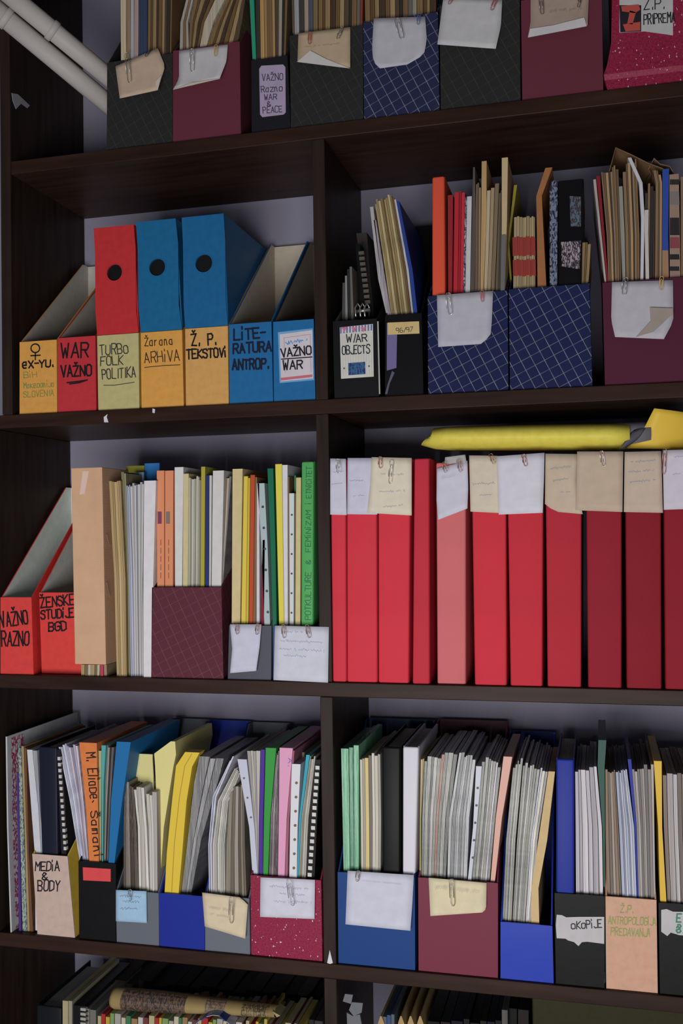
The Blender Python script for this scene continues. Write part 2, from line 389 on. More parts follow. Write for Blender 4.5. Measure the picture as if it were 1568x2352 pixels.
LUM = .6
bc = empty('bookcase', (0, 0, -1.75), 'dark brown wooden bookcase with five shelves fixed against the grey wall', 'bookcase')
wb, wbv = mat('wood', (40, 25, 18)), mat('wood', (37, 27, 23), (1, 1, 1))
XR = 1.10
for nm, x0, x1, z in (('shelf_board', XU+.0003, XR, S1), ('shelf_board', XL-.03, XR, S2), ('shelf_board', XL+.0003, XR, S3), ('shelf_board', XL+.0003, XR, S4), ('shelf_board', XL+.0003, XR, S5), ('shelf_board', XU+.0003, XR, S1+.43), ('shelf_board', XL+.0003, XR, S5-.43)):
    bevel(box(nm, x0, x1, 0, D, z-TH, z, wb, bc), .0012, 2)
bevel(box('side_panel', XU-.019, XU, -.001, D, S2+.0003, S1+.45, wbv, bc), .0012, 2)
bevel(box('side_panel', XL-.024, XL, -.001, D, -1.75, S2-TH-.0003, wbv, bc), .0012, 2)
bevel(box('side_panel', XR+.0003, XR+.022, -.001, D, -1.75, S1+.45, wbv, bc), .0012, 2)
for a, b in ((S2, S1), (S3, S2), (S4, S3), (S5, S4)):
    bevel(box('divider_panel', XD, 0, .0005, D, a+.0003, b-TH-.0003, wbv, bc), .0012, 2)
def chip(pts, Y, label='pale chip where the dark paint is worn off'):
    o = patch('paint_chip', bc, pts, (170, 170, 180), Y, t=.0003); o['label'] = label
LUM = .5
chip([(238, 958), (247, 951), (245, 958), (249, 970), (239, 970)], -.0003)
chip([(350, 938), (356, 940), (355, 949), (350, 948)], -.0003)
chip([(751, 2212), (757, 2182), (764, 2212), (758, 2214)], 0.0)
# the torn scrap stuck on the inner face of the left upright, near the top
q = P(45, 222, .02)
V = []
for a, b in ((0, .0), (.012, .006), (.035, .002), (.03, -.006), (.018, -.006), (.008, -.022), (.002, -.012)): V.append((XU+.0006, .004+a*1.6, q.z+b))
o = mk('paint_chip', V+[(XU+.0001, v[1], v[2]) for v in V], [tuple(range(7)), tuple(range(7, 14))]+[(i, (i+1) % 7, 7+(i+1) % 7, 7+i) for i in range(7)], mat('ink', (120, 122, 130)), bc)
o['label'] = 'pale torn scrap stuck on the left upright'

# ================================================================ top shelf
GAP = .0003
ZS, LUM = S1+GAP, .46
BR = [tuple(int(k_*.86) for k_ in c_) for c_ in [(112, 88, 52), (84, 62, 36), (130, 108, 72), (60, 46, 32), (98, 74, 40), (140, 118, 80), (74, 60, 44), (46, 40, 36), (108, 80, 48), (92, 88, 78)]]
GRN, MAR, GRD, GLN = (30, 31, 30), (76, 32, 44), (44, 45, 40), (27, 31, 56)
TU = (136, 132, 128)
for i, (a, b, ya, yb, r, lb) in enumerate((((0, -30), (520, 402), -.075, .225, .0155, 'upper of two white cardboard tubes leaning into the top left shelf'), ((-15, 18), (470, 425), -.06, .226, .0165, 'lower of two white cardboard tubes leaning into the top left shelf'))):
    A, B = P(*a, ya), P(*b, yb)
    if i == 0: B = A+(B-A)*.62
    else: B = A+(B-A)*.66
    o = empty('mailing_tube', tuple(B), lb, 'tube', 'white tubes in the top left corner')
    V, F = tube([A, A.lerp(B, .5), B], r, 20); shade(mk('tube_body', V, F, mat('satin', TU), o))
    k = .32 if i == 0 else .06
    V, F = tube([A.lerp(B, k), A.lerp(B, k+.004), A.lerp(B, k+.034), A.lerp(B, k+.038)], [r, r*1.14, r*1.14, r], 20); shade(mk('tube_collar', V, F, mat('satin', TU), o))

f1 = magfile('dark green checked magazine file, leftmost on the top shelf', GRN, (245, 396), (246, 396), 133, (300, 20), 'grid', (40, 40, 40), rgb2=GRD, d=.165)
I = item
I('booklet', 'cream thin booklet at left end of the dark green checked file, top shelf', (150, 138, 112), [(278, 289, 145), (277, 289, 0), (277, 289, -60)], Y=.01, d=.14, cat='papers')
I('booklet', 'tan booklet second from the left end of the top shelf', (112, 92, 74), [(289, 299, 145), (289, 299, -60)], d=.14, cat='papers')
I('booklet', 'grey white booklet between tan and pinkish ones in leftmost top file', (130, 132, 136), [(300, 307, 145), (300, 307, -60)], d=.14, cat='papers')
I('booklet', 'pinkish grey booklet beside the navy one in leftmost top file', (128, 112, 108), [(308, 317, 145), (309, 318, -60)], d=.14, cat='papers')
I('booklet', 'navy blue booklet in the leftmost top file', (36, 48, 72), [(320, 338, 145), (322, 338, -60)], d=.14, cat='papers')
fill(9, 'yellowed thin booklet in the right half of the leftmost top file', 'yellowed booklets in the leftmost top file', [(339, 393, 140), (340, 396, -50)], BR, 10, d=.14)
note('beige torn note clipped on the leftmost dark green checked file', (150, 132, 112), [(265, 152), (270, 190), (275, 226)], [(362, 110), (379, 152), (362, 207)], curl=.006, crumple=.0015, flap=([(362, 207), (356, 188), (371, 172)], (150, 145, 135)))
clip('steel paper clip on the left of the leftmost beige note', (130, 130, 130), 294, 155, 70, -4, Y=-.003, wd=11)
clip('small dark paper clip on the top right of the leftmost beige note', (50, 50, 60), 340, 120, 22, 35, Y=-.002)

f2 = magfile('maroon magazine file, second from left on the top shelf', MAR, (397, 553), (397, 550), 106, (440, 0), 'satin', (60, 40, 45), d=.2)
W2 = (128, 124, 116)
fill(3, 'bent grey white paper in the left of the second top file', 'bent grey papers in the maroon second top file', [(412, 434, 118), (414, 432, 50), (432, 448, -20), (440, 456, -60)], [W2, (96, 76, 48), W2], 6, d=.17)
fill(5, 'ochre booklet left of the broad grey sheet, second top file', 'ochre booklets in the second top file', [(434, 456, 112), (436, 470, 50), (450, 500, -20), (457, 508, -60)], BR, 6, d=.17)
fill(1, 'broad pale grey curled sheet in the second top file', None, [(457, 474, 110), (468, 492, 50), (500, 528, -20), (506, 534, -60)], [(140, 132, 116)], 4, d=.17)
fill(7, 'brown booklet right of the broad grey sheet in the second top file', 'brown booklets at right in the second top file', [(475, 545, 106), (495, 556, 50), (530, 566, -20), (536, 570, -60)], BR, 8, d=.17)
note('pale grey torn note clipped on the second top file, maroon', (150, 148, 150), [(411, 116), (411, 180), (397, 206)], [(523, 102), (520, 140), (504, 181)], curl=.008, crumple=.0014, flap=([(398, 205), (440, 190), (505, 180), (440, 196)], (150, 145, 130)))
clip('steel paper clip on the note of the second top file', (150, 150, 140), 441, 138, 52, 2, Y=-.003, wd=11)
clip('yellow paper clip on the note of the second top file', (150, 120, 50), 495, 116, 26, 5, Y=-.003, kind='plastic')

f3 = magfile('narrow black magazine file with a pale lilac sticker, third on the top shelf', (22, 22, 26), (578, 667), (577, 660), 133, (620, 20), 'satin', (30, 30, 30), d=.2)
I('folder', 'teal green folder edge in the narrow black top file', (24, 112, 84), [(580, 588, 140), (573, 583, 0), (572, 582, -60)], 'satin', cat='folder')
fill(5, 'ochre and black striped booklet in the narrow black top file', 'booklets in the narrow black top file', [(589, 632, 130), (586, 630, -60)], [(44, 38, 34), (140, 110, 60), (120, 96, 54), (90, 70, 44), (132, 104, 62)], 8, d=.17)
fill(4, 'dark thin booklet at right end of the narrow black top file', 'dark booklets in the narrow black top file', [(633, 656, 130), (631, 662, -60)], [(60, 50, 40), (118, 112, 100), (30, 28, 28), (84, 66, 44)], 8, d=.17)
st = patch('sticker', f3, [(595, 158), (600, 151), (650, 148), (655, 154), (656, 258), (651, 263), (602, 269), (597, 263)], (128, 116, 140), .0052)
write(f3, [('VAŽNO', 602, 186, 652, 183, 15), ('Razno', 600, 212, 651, 209, 14), ('WAR', 607, 230, 638, 228, 13), ('&', 614, 244, 624, 243, 11), ('PEACE', 604, 260, 650, 257, 14)], (40, 38, 48), .0011, .0049)

f4 = magfile('dark green checked magazine file with a large beige note, fourth on the top shelf', GRN, (668, 834), (665, 833), 70, (700, -60), 'grid', (40, 40, 40), rgb2=GRD, d=.2)
fill(6, 'greyish booklet at left end of the fourth top file', 'grey booklets in the fourth top file', [(671, 730, 78), (668, 730, -60)], [(70, 62, 48), (118, 118, 116), (48, 44, 42), (120, 112, 98), (60, 64, 74), (94, 78, 50)], 5, d=.18)
fill(11, 'reddish or ochre booklet at right in the fourth top file', 'brown booklets in the fourth top file', [(731, 832, 74), (731, 834, -60)], BR+[(100, 40, 30)], 5, d=.18)
note('beige note with a folded white corner on the fourth top file', (140, 124, 100), [(685, 76), (683, 140)], [(804, 62), (804, 155)], curl=.002, lines=[(700, 108, 780, 100, 5)], ink=(110, 100, 90), flap=([(682, 142), (712, 116), (750, 136), (804, 157), (745, 150)], (150, 148, 145)))
clip('red paper clip on the beige note of the fourth top file', (120, 44, 36), 711, 87, 28, 5, Y=-.003, kind='plastic')
clip('grey paper clip on the right of the beige note of the fourth top file', (110, 105, 100), 780, 76, 28, 25, Y=-.003)

f5 = magfile('navy blue checked magazine file on the top shelf', GLN, (836, 1009), (834, 1005), 40, (880, -80), 'grid', (40, 40, 40), rgb2=(96, 98, 110), d=.2)
fill(15, 'thin yellowed booklet in the navy checked file on the top shelf', 'yellowed booklets in the navy top file', [(838, 1002, 48), (836, 1002, -60)], BR+[(110, 105, 95)], 5, d=.18)
note('white rounded note clipped on the navy checked file of the top shelf', (142, 142, 148), [(858, 42), (854, 110), (857, 142), (872, 157)], [(976, 38), (980, 92), (973, 126), (935, 148)], curl=.003, crumple=.001)
clip('steel paper clip on the rounded white note, top shelf', (130, 125, 120), 917, 65, 48, -12, Y=-.003, wd=13)
clip('blue paper clip on the rounded white note, top shelf', (60, 76, 110), 961, 43, 26, 8, Y=-.003, kind='plastic')

f6 = magfile('dark green checked magazine file right of the navy one, top shelf', GRN, (1012, 1195), (1009, 1193), 0, (1060, -120), 'grid', (40, 40, 40), rgb2=GRD, d=.2)
fill(6, 'booklet standing in the dark green file at the upper frame edge', 'booklets in the sixth top file', [(1015, 1190, 0), (1015, 1190, -60)], BR, 5, d=.18)
note('large white note hanging by red clips, top shelf', (146, 146, 148), [(1018, -8), (1004, 102)], [(1153, -3), (1150, 60), (1138, 112)], curl=.004, crumple=.0008)
clip('left red paper clip on the large white note, top shelf', (120, 48, 44), 1037, -2, 26, 35, Y=-.003, kind='plastic')
clip('right red paper clip on the large white note, top shelf', (120, 48, 44), 1134, 9, 30, 25, Y=-.003, kind='plastic')

f7 = magfile('maroon magazine file near the right end of the top shelf', MAR, (1199, 1385), (1196, 1381), -12, (1250, -130), 'satin', (60, 40, 45), d=.2)
fill(5, 'booklet in the maroon file near the right end of the top shelf', 'booklets in the seventh top file', [(1202, 1378, -14), (1202, 1378, -60)], BR, 5, d=.18)
note('beige note with a turned up white lower edge on the right maroon top file', (128, 112, 100), [(1218, -10), (1218, 50), (1212, 84)], [(1352, -12), (1349, 58)], curl=.004, lines=[(1262, 26, 1335, 20, 12)], ink=(90, 84, 80), flap=([(1212, 86), (1217, 66), (1270, 58), (1341, 40), (1347, 60), (1280, 73)], (150, 148, 150)))
clip('grey paper clip on the left of the beige note, right maroon top file', (110, 100, 95), 1243, 14, 38, -3, Y=-.003, wd=9)
clip('grey paper clip on the right of the beige note, right maroon top file', (110, 100, 95), 1330, 5, 24, 15, Y=-.003)

# magenta bag-like file at the right end
g = empty('magazine_file', tuple(P(1480, 200, .01)*1+Vector((0, 0, 0))), 'magenta glitter magazine file with bulging foot, right end of the top shelf', 'magazine file')
g.location.z = ZS; WL[g.name] = Vector(g.location)
rows = []
for a, b, y, dy in ((1400, 1600, -160, 0), (1405, 1592, 0, 0), (1403, 1592, 100, 0), (1394, 1598, 150, -.003), (1386, 1604, 175, -.005), (1388, 1604, 186, -.002)):
    A, B = P(a, y, .008), P(b, y, .008); rows.append([(A.x, .008+dy, A.z), (B.x, .008+dy, A.z), (B.x, .2, A.z), (A.x, .2, A.z)])
zb = rows[-1][0][2]
rows.append([(x, y, ZS) for x, y, z in rows[-1]]); rows[-1] = [(rows[-2][0][0]+.004, .004, ZS), (rows[-2][1][0]-.004, .004, ZS), (rows[-2][1][0], .2, ZS), (rows[-2][0][0], .2, ZS)]
V, F = loft(rows); mk('body', V, F, mat('glitter', (116, 20, 50), (150, 130, 140)), g)
patch('sticker', g, [(1422, -40), (1422, 75), (1480, 72), (1545, 81), (1545, -40)], (140, 140, 140), .0072)
for pts, c in (([(1422, 12), (1472, 12), (1472, 72), (1424, 74)], (22, 22, 28)), ([(1426, 14), (1466, 10), (1470, 22), (1458, 30), (1428, 26)], (140, 52, 44)), ([(1430, 56), (1470, 50), (1470, 70), (1436, 72)], (140, 52, 44)), ([(1446, 24), (1460, 28), (1452, 56), (1440, 54)], (140, 52, 44))):
    patch('printed_emblem', g, pts, c, .0068-(.0004 if c[0] > 100 else 0), 'ink', t=.0002)
write(g, [('Ž.P.', 1478, 22, 1530, 20, 24), ('PRIPREMA', 1478, 56, 1552, 50, 22)], (24, 24, 30), .0014, .0066)
# ================================================================ second shelf, left bay
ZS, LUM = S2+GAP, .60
YEL, RED, BLU, CRM = (186, 132, 46), (166, 34, 42), (16, 88, 138), (168, 158, 98)
INN = (158, 154, 145)
K = (18, 16, 20)
a1 = magfile('yellow magazine file marked with a female sign, leftmost on the second shelf', YEL, (45, 131), (45, 130), 783, (180, 616), inner=INN)
YF = .0055
stroke(a1, circle(81, 800, 10), K, .0022, YF); stroke(a1, [(81, 810), (81, 826)], K, .0022, YF); stroke(a1, [(71, 817), (92, 816)], K, .0022, YF)
write(a1, [('ex-yu.', 52, 846, 126, 842, 22)], K, .0026, YF)
write(a1, [('BiH', 55, 868, 88, 866, 13), ('Makedonija', 55, 892, 126, 888, 13), ('SLOVENIA', 54, 913, 126, 909, 14)], (96, 120, 56), .001, YF, 'green_lettering')
a2 = magfile('red magazine file lettered WAR VAŽNO', RED, (133, 221), (133, 219), 774, (262, 610), inner=INN)
write(a2, [('WAR', 141, 822, 208, 820, 32), ('VAŽNO', 141, 866, 213, 862, 24)], K, .0028, YF)
stroke(a2, [(154, 879), (180, 876), (200, 873), (182, 879), (160, 882)], K, .0022, YF)
a3 = magfile('cream magazine file lettered TURBO FOLK POLITIKA', (160, 152, 100), (226, 320), (223, 318), 768, (345, 632), inner=INN, side=(176, 150, 30))
write(a3, [('TURBo', 229, 816, 298, 811, 23), ('FOLK', 231, 840, 286, 837, 20), ('POLITIKA', 235, 871, 314, 866, 23)], (40, 42, 40), .0016, YF)
stroke(a3, [(238, 885), (262, 885), (308, 878)], (40, 42, 40), .0011, YF)
a4 = magfile('orange magazine file lettered ARHIVA', YEL, (325, 422), (323, 418), 761, (450, 628), inner=INN)
write(a4, [('Žarana', 332, 795, 400, 791, 18), ('ARHiVA', 332, 834, 416, 828, 24)], (34, 26, 20), .0014, YF)
stroke(a4, [(332, 844), (372, 840), (413, 838)], (34, 26, 20), .0011, YF)
a5 = magfile('orange magazine file lettered TEKSTOVI, under a blue inverted file', (180, 134, 66), (427, 525), (425, 523), 752, (616, 578), inner=INN, side=(190, 130, 30))
write(a5, [('Ž. P.', 440, 794, 500, 791, 26), ('TEKSTOVi', 429, 824, 523, 819, 20)], K, .0026, YF)
a6 = magfile('blue magazine file lettered LITERATURA ANTROP.', BLU, (527, 627), (526, 623), 742, (705, 562), inner=(165, 156, 140))
write(a6, [('LiTE-', 537, 781, 612, 775, 24), ('RATURA', 536, 812, 626, 806, 22), ('ANTROP.', 534, 849, 620, 846, 22)], (10, 18, 40), .003, YF)
a7 = magfile('blue magazine file with a framed white label, beside the divider', BLU, (629, 724), (627, 720), 736, (800, 556), inner=(120, 112, 102), side=(22, 32, 40))
patch('label_sticker', a7, [(638, 763), (718, 754), (721, 873), (642, 880)], (90, 140, 180), .0056); patch('label_sticker', a7, [(642, 768), (717, 758), (719, 869), (645, 876)], (176, 170, 176), .0052)
patch('red_border', a7, [(644, 868), (717, 860), (717, 866), (645, 874)], (170, 84, 96), .0049, 'ink')
for p in ([(652, 776), (712, 768)], [(652, 776), (655, 856)], [(712, 768), (714, 854)]): stroke(a7, p, (150, 110, 120), .0006, .0049)
scribble(a7, [(657, 788, 705, 780, 9)], (60, 120, 180), .0049, .0012)
write(a7, [('VAŽNO', 646, 820, 718, 813, 19), ('WAR', 650, 849, 698, 846, 20)], K, .0022, .0048)
stroke(a7, [(646, 825), (716, 820)], K, .0016, .0048)

def flipped(label, rgb, base, xt, yt, hole, r):
    """second magazine file standing upside down in the lower one: tall rear to the front with its finger hole"""
    i = INFO[base.name]; Y = i['Y']; yb = i['yb']; z0 = i['zt']+.0008; zt = P((xt[0]+xt[1])/2, yt, Y).z
    A, B = i['L'](z0), i['R'](z0); A1, B1 = P(xt[0], yt, Y).x, P(xt[1], yt, Y).x
    o = empty('magazine_file', ((A+B)/2, Y, z0), label, 'magazine file', 'inverted magazine files'); m, mi = mat('card', rgb), mat('card', INN); t = .002
    L = lambda z: A+(A1-A)*(z-z0)/(zt-z0); Rr = lambda z: B+(B1-B)*(z-z0)/(zt-z0)
    h = P(hole[0], hole[1], Y); rr = abs(P(hole[0]+r, hole[1], Y).x-h.x)
    bm = bmesh.new(); n = 24
    # front panel with a round finger hole: ring of quads between the circle and the outline
    out = []
    for k in range(n):
        a = 2*math.pi*k/n; dx, dz = math.cos(a), math.sin(a); best = 9
        for lim, dd in ((Rr(h.z)-h.x, dx), (h.x-L(h.z), -dx), (zt-h.z, dz), (h.z-z0, -dz)):
            if dd > 1e-6: best = min(best, lim/dd)
        out.append((h.x+dx*best, h.z+dz*best))
    # snap the outline samples nearest the corners onto them
    for cx, cz in ((L(z0), z0), (Rr(z0), z0), (Rr(zt), zt), (L(zt), zt)):
        k = min(range(n), key=lambda k: abs(math.atan2(math.sin(2*math.pi*k/n-math.atan2(cz-h.z, cx-h.x)), math.cos(2*math.pi*k/n-math.atan2(cz-h.z, cx-h.x))))); out[k] = (cx, cz)
    V = []
    for yy in (Y, Y+t):
        V += [(x, yy, z) for x, z in out]+[(h.x+math.cos(2*math.pi*k/n)*rr, yy, h.z+math.sin(2*math.pi*k/n)*rr) for k in range(n)]
    F = []
    for k in range(n):
        j = (k+1) % n; F += [(k, j, n+j, n+k), (2*n+k, 2*n+j, 3*n+j, 3*n+k), (n+k, n+j, 3*n+j, 3*n+k), (k, j, 2*n+j, 2*n+k)]
    mk('front_panel', V, F, m, o)
    d_ = (i['zb']-i['zt'])/(yb-.02-Y); zs_ = lambda y: i['zt']+d_*(y-Y)+.0012
    for X, sg in ((L, 1), (Rr, -1)):
        yy = yb-.003
        ring = [(Y+t+.0002, zs_(Y+t)), (Y+t+.0002, zt-t-.0002), (yy, zt-t-.0002), (yy, min(zt-.01, zs_(yy)))]
        V = [(X(z), y, z) for y, z in ring]+[(X(z)+sg*t, y, z) for y, z in ring]
        mk('side_panel', V, [(0, 1, 2, 3), (4, 5, 6, 7), (0, 1, 5, 4), (1, 2, 6, 5), (2, 3, 7, 6), (3, 0, 4, 7)], m, o, mats=[mi], fm=[0, 1, 0, 0, 0, 0])
    V, F = boxv(L(zt), Rr(zt), Y+t+.0002, yb-.003, zt-t, zt); mk('top_panel', V, F, m, o)
    # ring around the hole
    V, F = [], []
    for q, (ra, yy) in enumerate(((rr*.97, Y-.0006), (rr*1.08, Y-.0006), (rr*1.08, Y+.001), (rr*.97, Y+t+.001))):
        V += [(h.x+math.cos(2*math.pi*k/24)*ra, yy, h.z+math.sin(2*math.pi*k/24)*ra) for k in range(24)]
    for q in range(4):
        for k in range(24): F.append((q*24+k, q*24+(k+1) % 24, ((q+1) % 4)*24+(k+1) % 24, ((q+1) % 4)*24+k))
    mk('finger_hole_rim', V, F, mat('card', rgb), o)
    mk('hole_shade_plate', [(h.x+sx*rr*1.3, Y+t+.001+dy, h.z+sz*rr*1.3) for dy in (0, .001) for sx, sz in ((-1, -1), (1, -1), (1, 1), (-1, 1))], [(0, 1, 2, 3), (4, 5, 6, 7), (0, 1, 5, 4), (1, 2, 6, 5), (2, 3, 7, 6), (3, 0, 4, 7)], mat('ink', (6, 8, 9)), o)  # near-black plate behind the hole stands in for the shade inside
    return o
flipped('red inverted magazine file with a finger hole, standing over the cream file', (166, 30, 34), a3, (215, 307), 520, (263, 626), 18)
flipped('blue inverted magazine file between the red one and another blue one', (8, 86, 128), a4, (312, 403), 506, (361, 614), 19)
flipped('blue inverted magazine file, right one of the two blue ones with finger holes', (10, 84, 130), a5, (417, 513), 495, (468, 605), 20)

# ================================================================ second shelf, right bay
LUM = .56
b1 = magfile('narrow black magazine file lettered WAR OBJECTS', (16, 16, 20), (768, 871), (764, 865), 735, (838, 640), 'card', (110, 108, 102), d=.22)
patch('label_sticker', b1, [(780, 752), (856, 744), (858, 865), (783, 870)], (168, 168, 160), .0056)
for k in range(11):
    x = 781+k*7; patch('blue_stripe', b1, [(x, 752-k*.7), (x+3, 752-k*.7), (x+3, 766-k*.7), (x, 766-k*.7)], (64, 84, 140), .0052, 'ink')
for x in (790, 813, 834): patch('pink_heart', b1, [(x-6, 753), (x-2, 751), (x, 754), (x+3, 750), (x+6, 752), (x, 763)], (170, 88, 110), .0049, 'ink')
for k in range(12): stroke(b1, [(786+k*6, 772), (788+k*6, 862)], (140, 142, 140), .0004, .0053)
write(b1, [('W', 795, 786, 812, 785, 17), ('/', 812, 786, 818, 785, 18), ('AR', 818, 786, 846, 783, 17), ('OBJECTS', 786, 814, 851, 811, 19)], (20, 22, 34), .0015, .005)
patch('picture', b1, [(799, 834), (838, 831), (839, 859), (800, 862)], (22, 38, 86), .0052, 'print', (40, 80, 116))
for x, y in ((790, 846), (847, 841)): patch('dot', b1, circle(x, y, 2, 8)[:-1], (50, 60, 100), .0052, 'ink')
patch('worn_edge', b1, [(866, 738), (869, 738), (873, 905), (870, 905)], (140, 140, 135), .0057, 'ink')
I('notebook', 'dark spiral bound notebook standing in the WAR OBJECTS file', (42, 38, 36), [(838, 858, 720), (832, 850, 640), (818, 842, 535)], 'pages', Y=.09, d=.12, cat='notebook')
cc = I('notebook', 'second dark notebook with a coil, behind the WAR OBJECTS label', (16, 15, 15), [(824, 838, 700), (820, 831, 620), (817, 826, 560)], 'satin', Y=.06, d=.15, cat='notebook')
coil(cc, ((829, 575), (845, 700), 12), (74, 70, 66), .055, 10)
fill(4, 'small grey card standing at left in the WAR OBJECTS file', 'small cards in the WAR OBJECTS file', [(785, 812, 725), (786, 808, (665, 605))], [(60, 60, 60), (110, 112, 112), (34, 34, 36), (84, 80, 74)], 12, d=.12, Y=.03)
tb = [];
t = empty('ring_mechanism', tuple(P(832, 728, .04)), 'bright metal ring mechanism lying in the WAR OBJECTS file', 'binder rings')
for x in (821, 832, 842):
    V, F = tube([P(x-4, 728, .03), P(x-6, 708, .034), P(x, 697, .04), P(x+6, 706, .045), P(x+5, 728, .05)], .0012, 6); shade(mk('ring', V, F, mat('metal', (180, 180, 176)), t))
V, F = tube([P(812, 716, .042), P(850, 712, .042)], .003, 8); shade(mk('bar', V, F, mat('metal', (170, 170, 166)), t))

# black bent plastic file 96/97
g = magfile('black glossy magazine file marked 96/97 with a cream tape', (12, 12, 16), (884, 972), (884, 968), 722, (975, 520), 'plastic', (14, 14, 18), d=.22)
patch('lilac_tape', g, [(888, 742), (912, 740), (910, 845), (888, 851)], (92, 84, 122), .0054, 'plastic')
patch('cream_tape', g, [(890, 741), (962, 738), (963, 766), (890, 769)], (168, 148, 96), .005, 'paper')
write(g, [('96/97', 910, 765, 950, 761, 11)], (60, 54, 50), .0009, .0047)
patch('painted_highlight_tear', g, [(884, 905), (890, 882), (900, 852), (906, 856), (895, 880), (889, 905)], (70, 72, 90), .0056, 'plastic')  # highlight painted along the tear, paler than the black plastic
I('papers', 'white paper bundle leaning at left in the 96/97 file', (140, 136, 138), [(887, 892, 722), (868, 876, 640), (849, 857, 475)], d=.19)
I('papers', 'lilac grey papers leaning in the 96/97 file', (128, 120, 128), [(892, 898, 722), (876, 884, 640), (858, 863, 505)], d=.19)
fill(10, 'yellowed magazine leaning in the 96/97 file', 'yellowed magazines in the 96/97 file', [(898, 944, 720), (884, 932, 620), (860, 904, (462, 452))], [(140, 126, 84), (120, 104, 66), (150, 138, 100), (104, 88, 54), (88, 66, 40)], 10, d=.19)
I('magazine', 'white edged magazine beside the blue one in the 96/97 file', (150, 150, 156), [(945, 949, 720), (933, 938, 620), (905, 909, 458)], d=.19)
I('folder', 'blue folder leaning at right in the 96/97 file', (30, 52, 116), [(950, 958, 718), (939, 947, 620), (910, 916, 462)], 'satin', d=.19)

b3 = magfile('navy checked magazine file with a white note, second shelf', (20, 28, 62), (983, 1167), (982, 1165), 674, (1080, 560), 'grid', (30, 34, 50), rgb2=(104, 106, 116), d=.215)
Ofb = binder('orange binder at the left end of the navy checked file', (182, 62, 34), (992, 1024), (992, 1020), 405, Y=.012, d=.19, lift=.0027, kind='satin', grp=None)
I('book', 'dark red thin book beside the orange binder, second shelf', (120, 28, 32), [(1029, 1038, 672), (1028, 1040, 448)], 'satin', d=.19)
fill(3, 'bright red thin book in the navy checked file with the note', 'red thin books on the second shelf', [(1040, 1064, 670), (1043, 1068, 440)], [(150, 24, 38), (132, 20, 32), (158, 32, 44)], 3, 'satin', 'book', 'book', d=.19)
I('book', 'thin book with black and white speckled spine beside the red ones', (130, 126, 132), [(1063, 1068, 668), (1068, 1072, 452)], 'print', d=.19, rgb2=(40, 40, 60))
I('book', 'white spined book in the navy checked file with the note', (162, 162, 166), [(1062.5+6, 1079, 667), (1072.5, 1083, 451)], 'paper', d=.19)
I('booklet', 'dark bent booklet right of the white book, second shelf', (70, 64, 58), [(1080, 1090, 666), (1084, 1092, 500), (1086, 1090, 384)], d=.17, cat='papers')
fill(3, 'brown paper sheaf between the dark booklet and the ochre one, second shelf', 'brown sheaves on the second shelf', [(1091, 1102, 666), (1093, 1104, 425)], [(110, 92, 66), (80, 70, 54), (128, 106, 76)], 6, d=.18)
I('folder', 'tall ochre folder in the navy checked file with the note', (150, 122, 78), [(1103, 1110, 666), (1105, 1117, 480), (1106, 1117, 370)], 'pages', d=.19)
fill(3, 'pale brown booklet with a dark top in the navy checked file', 'pale booklets right of the ochre folder', [(1111, 1136, 665), (1118, 1146, 430)], [(150, 136, 110), (128, 112, 84), (100, 86, 66)], 10, d=.18)
fill(2, 'dark printed booklet left of the large cream envelope', 'dark booklets left of the envelope', [(1137, 1150, 664), (1146, 1152, 440)], [(84, 74, 56), (60, 56, 48)], 4, d=.17)
ev = I('envelope', 'large cream envelope sticking up highest in the navy checked file', (160, 140, 104), [(1151, 1159, 663), (1152, 1164, 500), (1152, 1166, 362)], 'paper', d=.16)
I('envelope', 'grey lower sleeve in front of the cream envelope', (84, 86, 84), [(1149, 1158, 664), (1151, 1161, 540)], 'satin', Y=.0095, d=.004)
note('white torn note clipped on the navy checked file, second shelf', (150, 150, 158), [(1003, 678), (1006, 797)], [(1132, 668), (1129, 742), (1126, 772), (1104, 790)], curl=.003)
clip('silver paper clip on the left of the torn white note, second shelf', (190, 190, 190), 1031, 698, 50, -5, Y=-.002, wd=12)
clip('red paper clip on the right of the torn white note, second shelf', (160, 80, 84), 1107, 680, 26, 0, Y=-.002, kind='plastic')

b4 = magfile('navy checked magazine file without a note, second shelf', (20, 28, 62), (1171, 1360), (1168, 1353), 658, (1240, 570), 'grid', (30, 34, 50), rgb2=(104, 106, 116), d=.215)
I('folder', 'thin yellow folder leaning left of the red and cream magazines', (130, 120, 36), [(1172, 1176, 662), (1165, 1169, 560), (1180, 1187, 425)], 'satin', Y=.05, d=.15)
mg = fill(9, 'small magazine with a red and cream striped spine', 'red and cream magazines on the second shelf', [(1178, 1229, 657), (1180, 1228, 498)], [(132, 118, 84), (140, 124, 92), (120, 106, 76)], 2, name='magazine', cat='magazine', d=.17)
for m_ in mg:
    bb = [m_.matrix_basis @ v.co for v in m_.data.vertices]; xs = [v.x for v in bb]; y_ = min(v.y for v in bb); zt = max(v.z for v in bb)
    for a_, b_ in ((.03, .058), (.064, .088)):
        V, F = boxv(min(xs), max(xs), y_-.0003, y_+.001, zt-b_, zt-a_); mk('red_band', V, F, mat('pages', (122, 40, 34)), m_)
I('folder', 'brown cardboard folder with a bent top corner, second shelf', (130, 84, 46), [(1234, 1254, 656), (1232, 1246, 500), (1231, 1244, 450), (1252, 1268, 385)], 'card', d=.18)
I('book', 'blue and black marbled book left of the black photo binder', (26, 30, 48), [(1262, 1279, 655), (1262, 1280, 430), (1266, 1276, 415)], 'print', d=.18, rgb2=(96, 104, 122))
pb = binder('black glossy binder with two photographs on its rounded spine', (12, 12, 16), (1282, 1332), (1280, 1340), 412, Y=.014, d=.17, lift=.0027, kind='plastic', bev=.006)
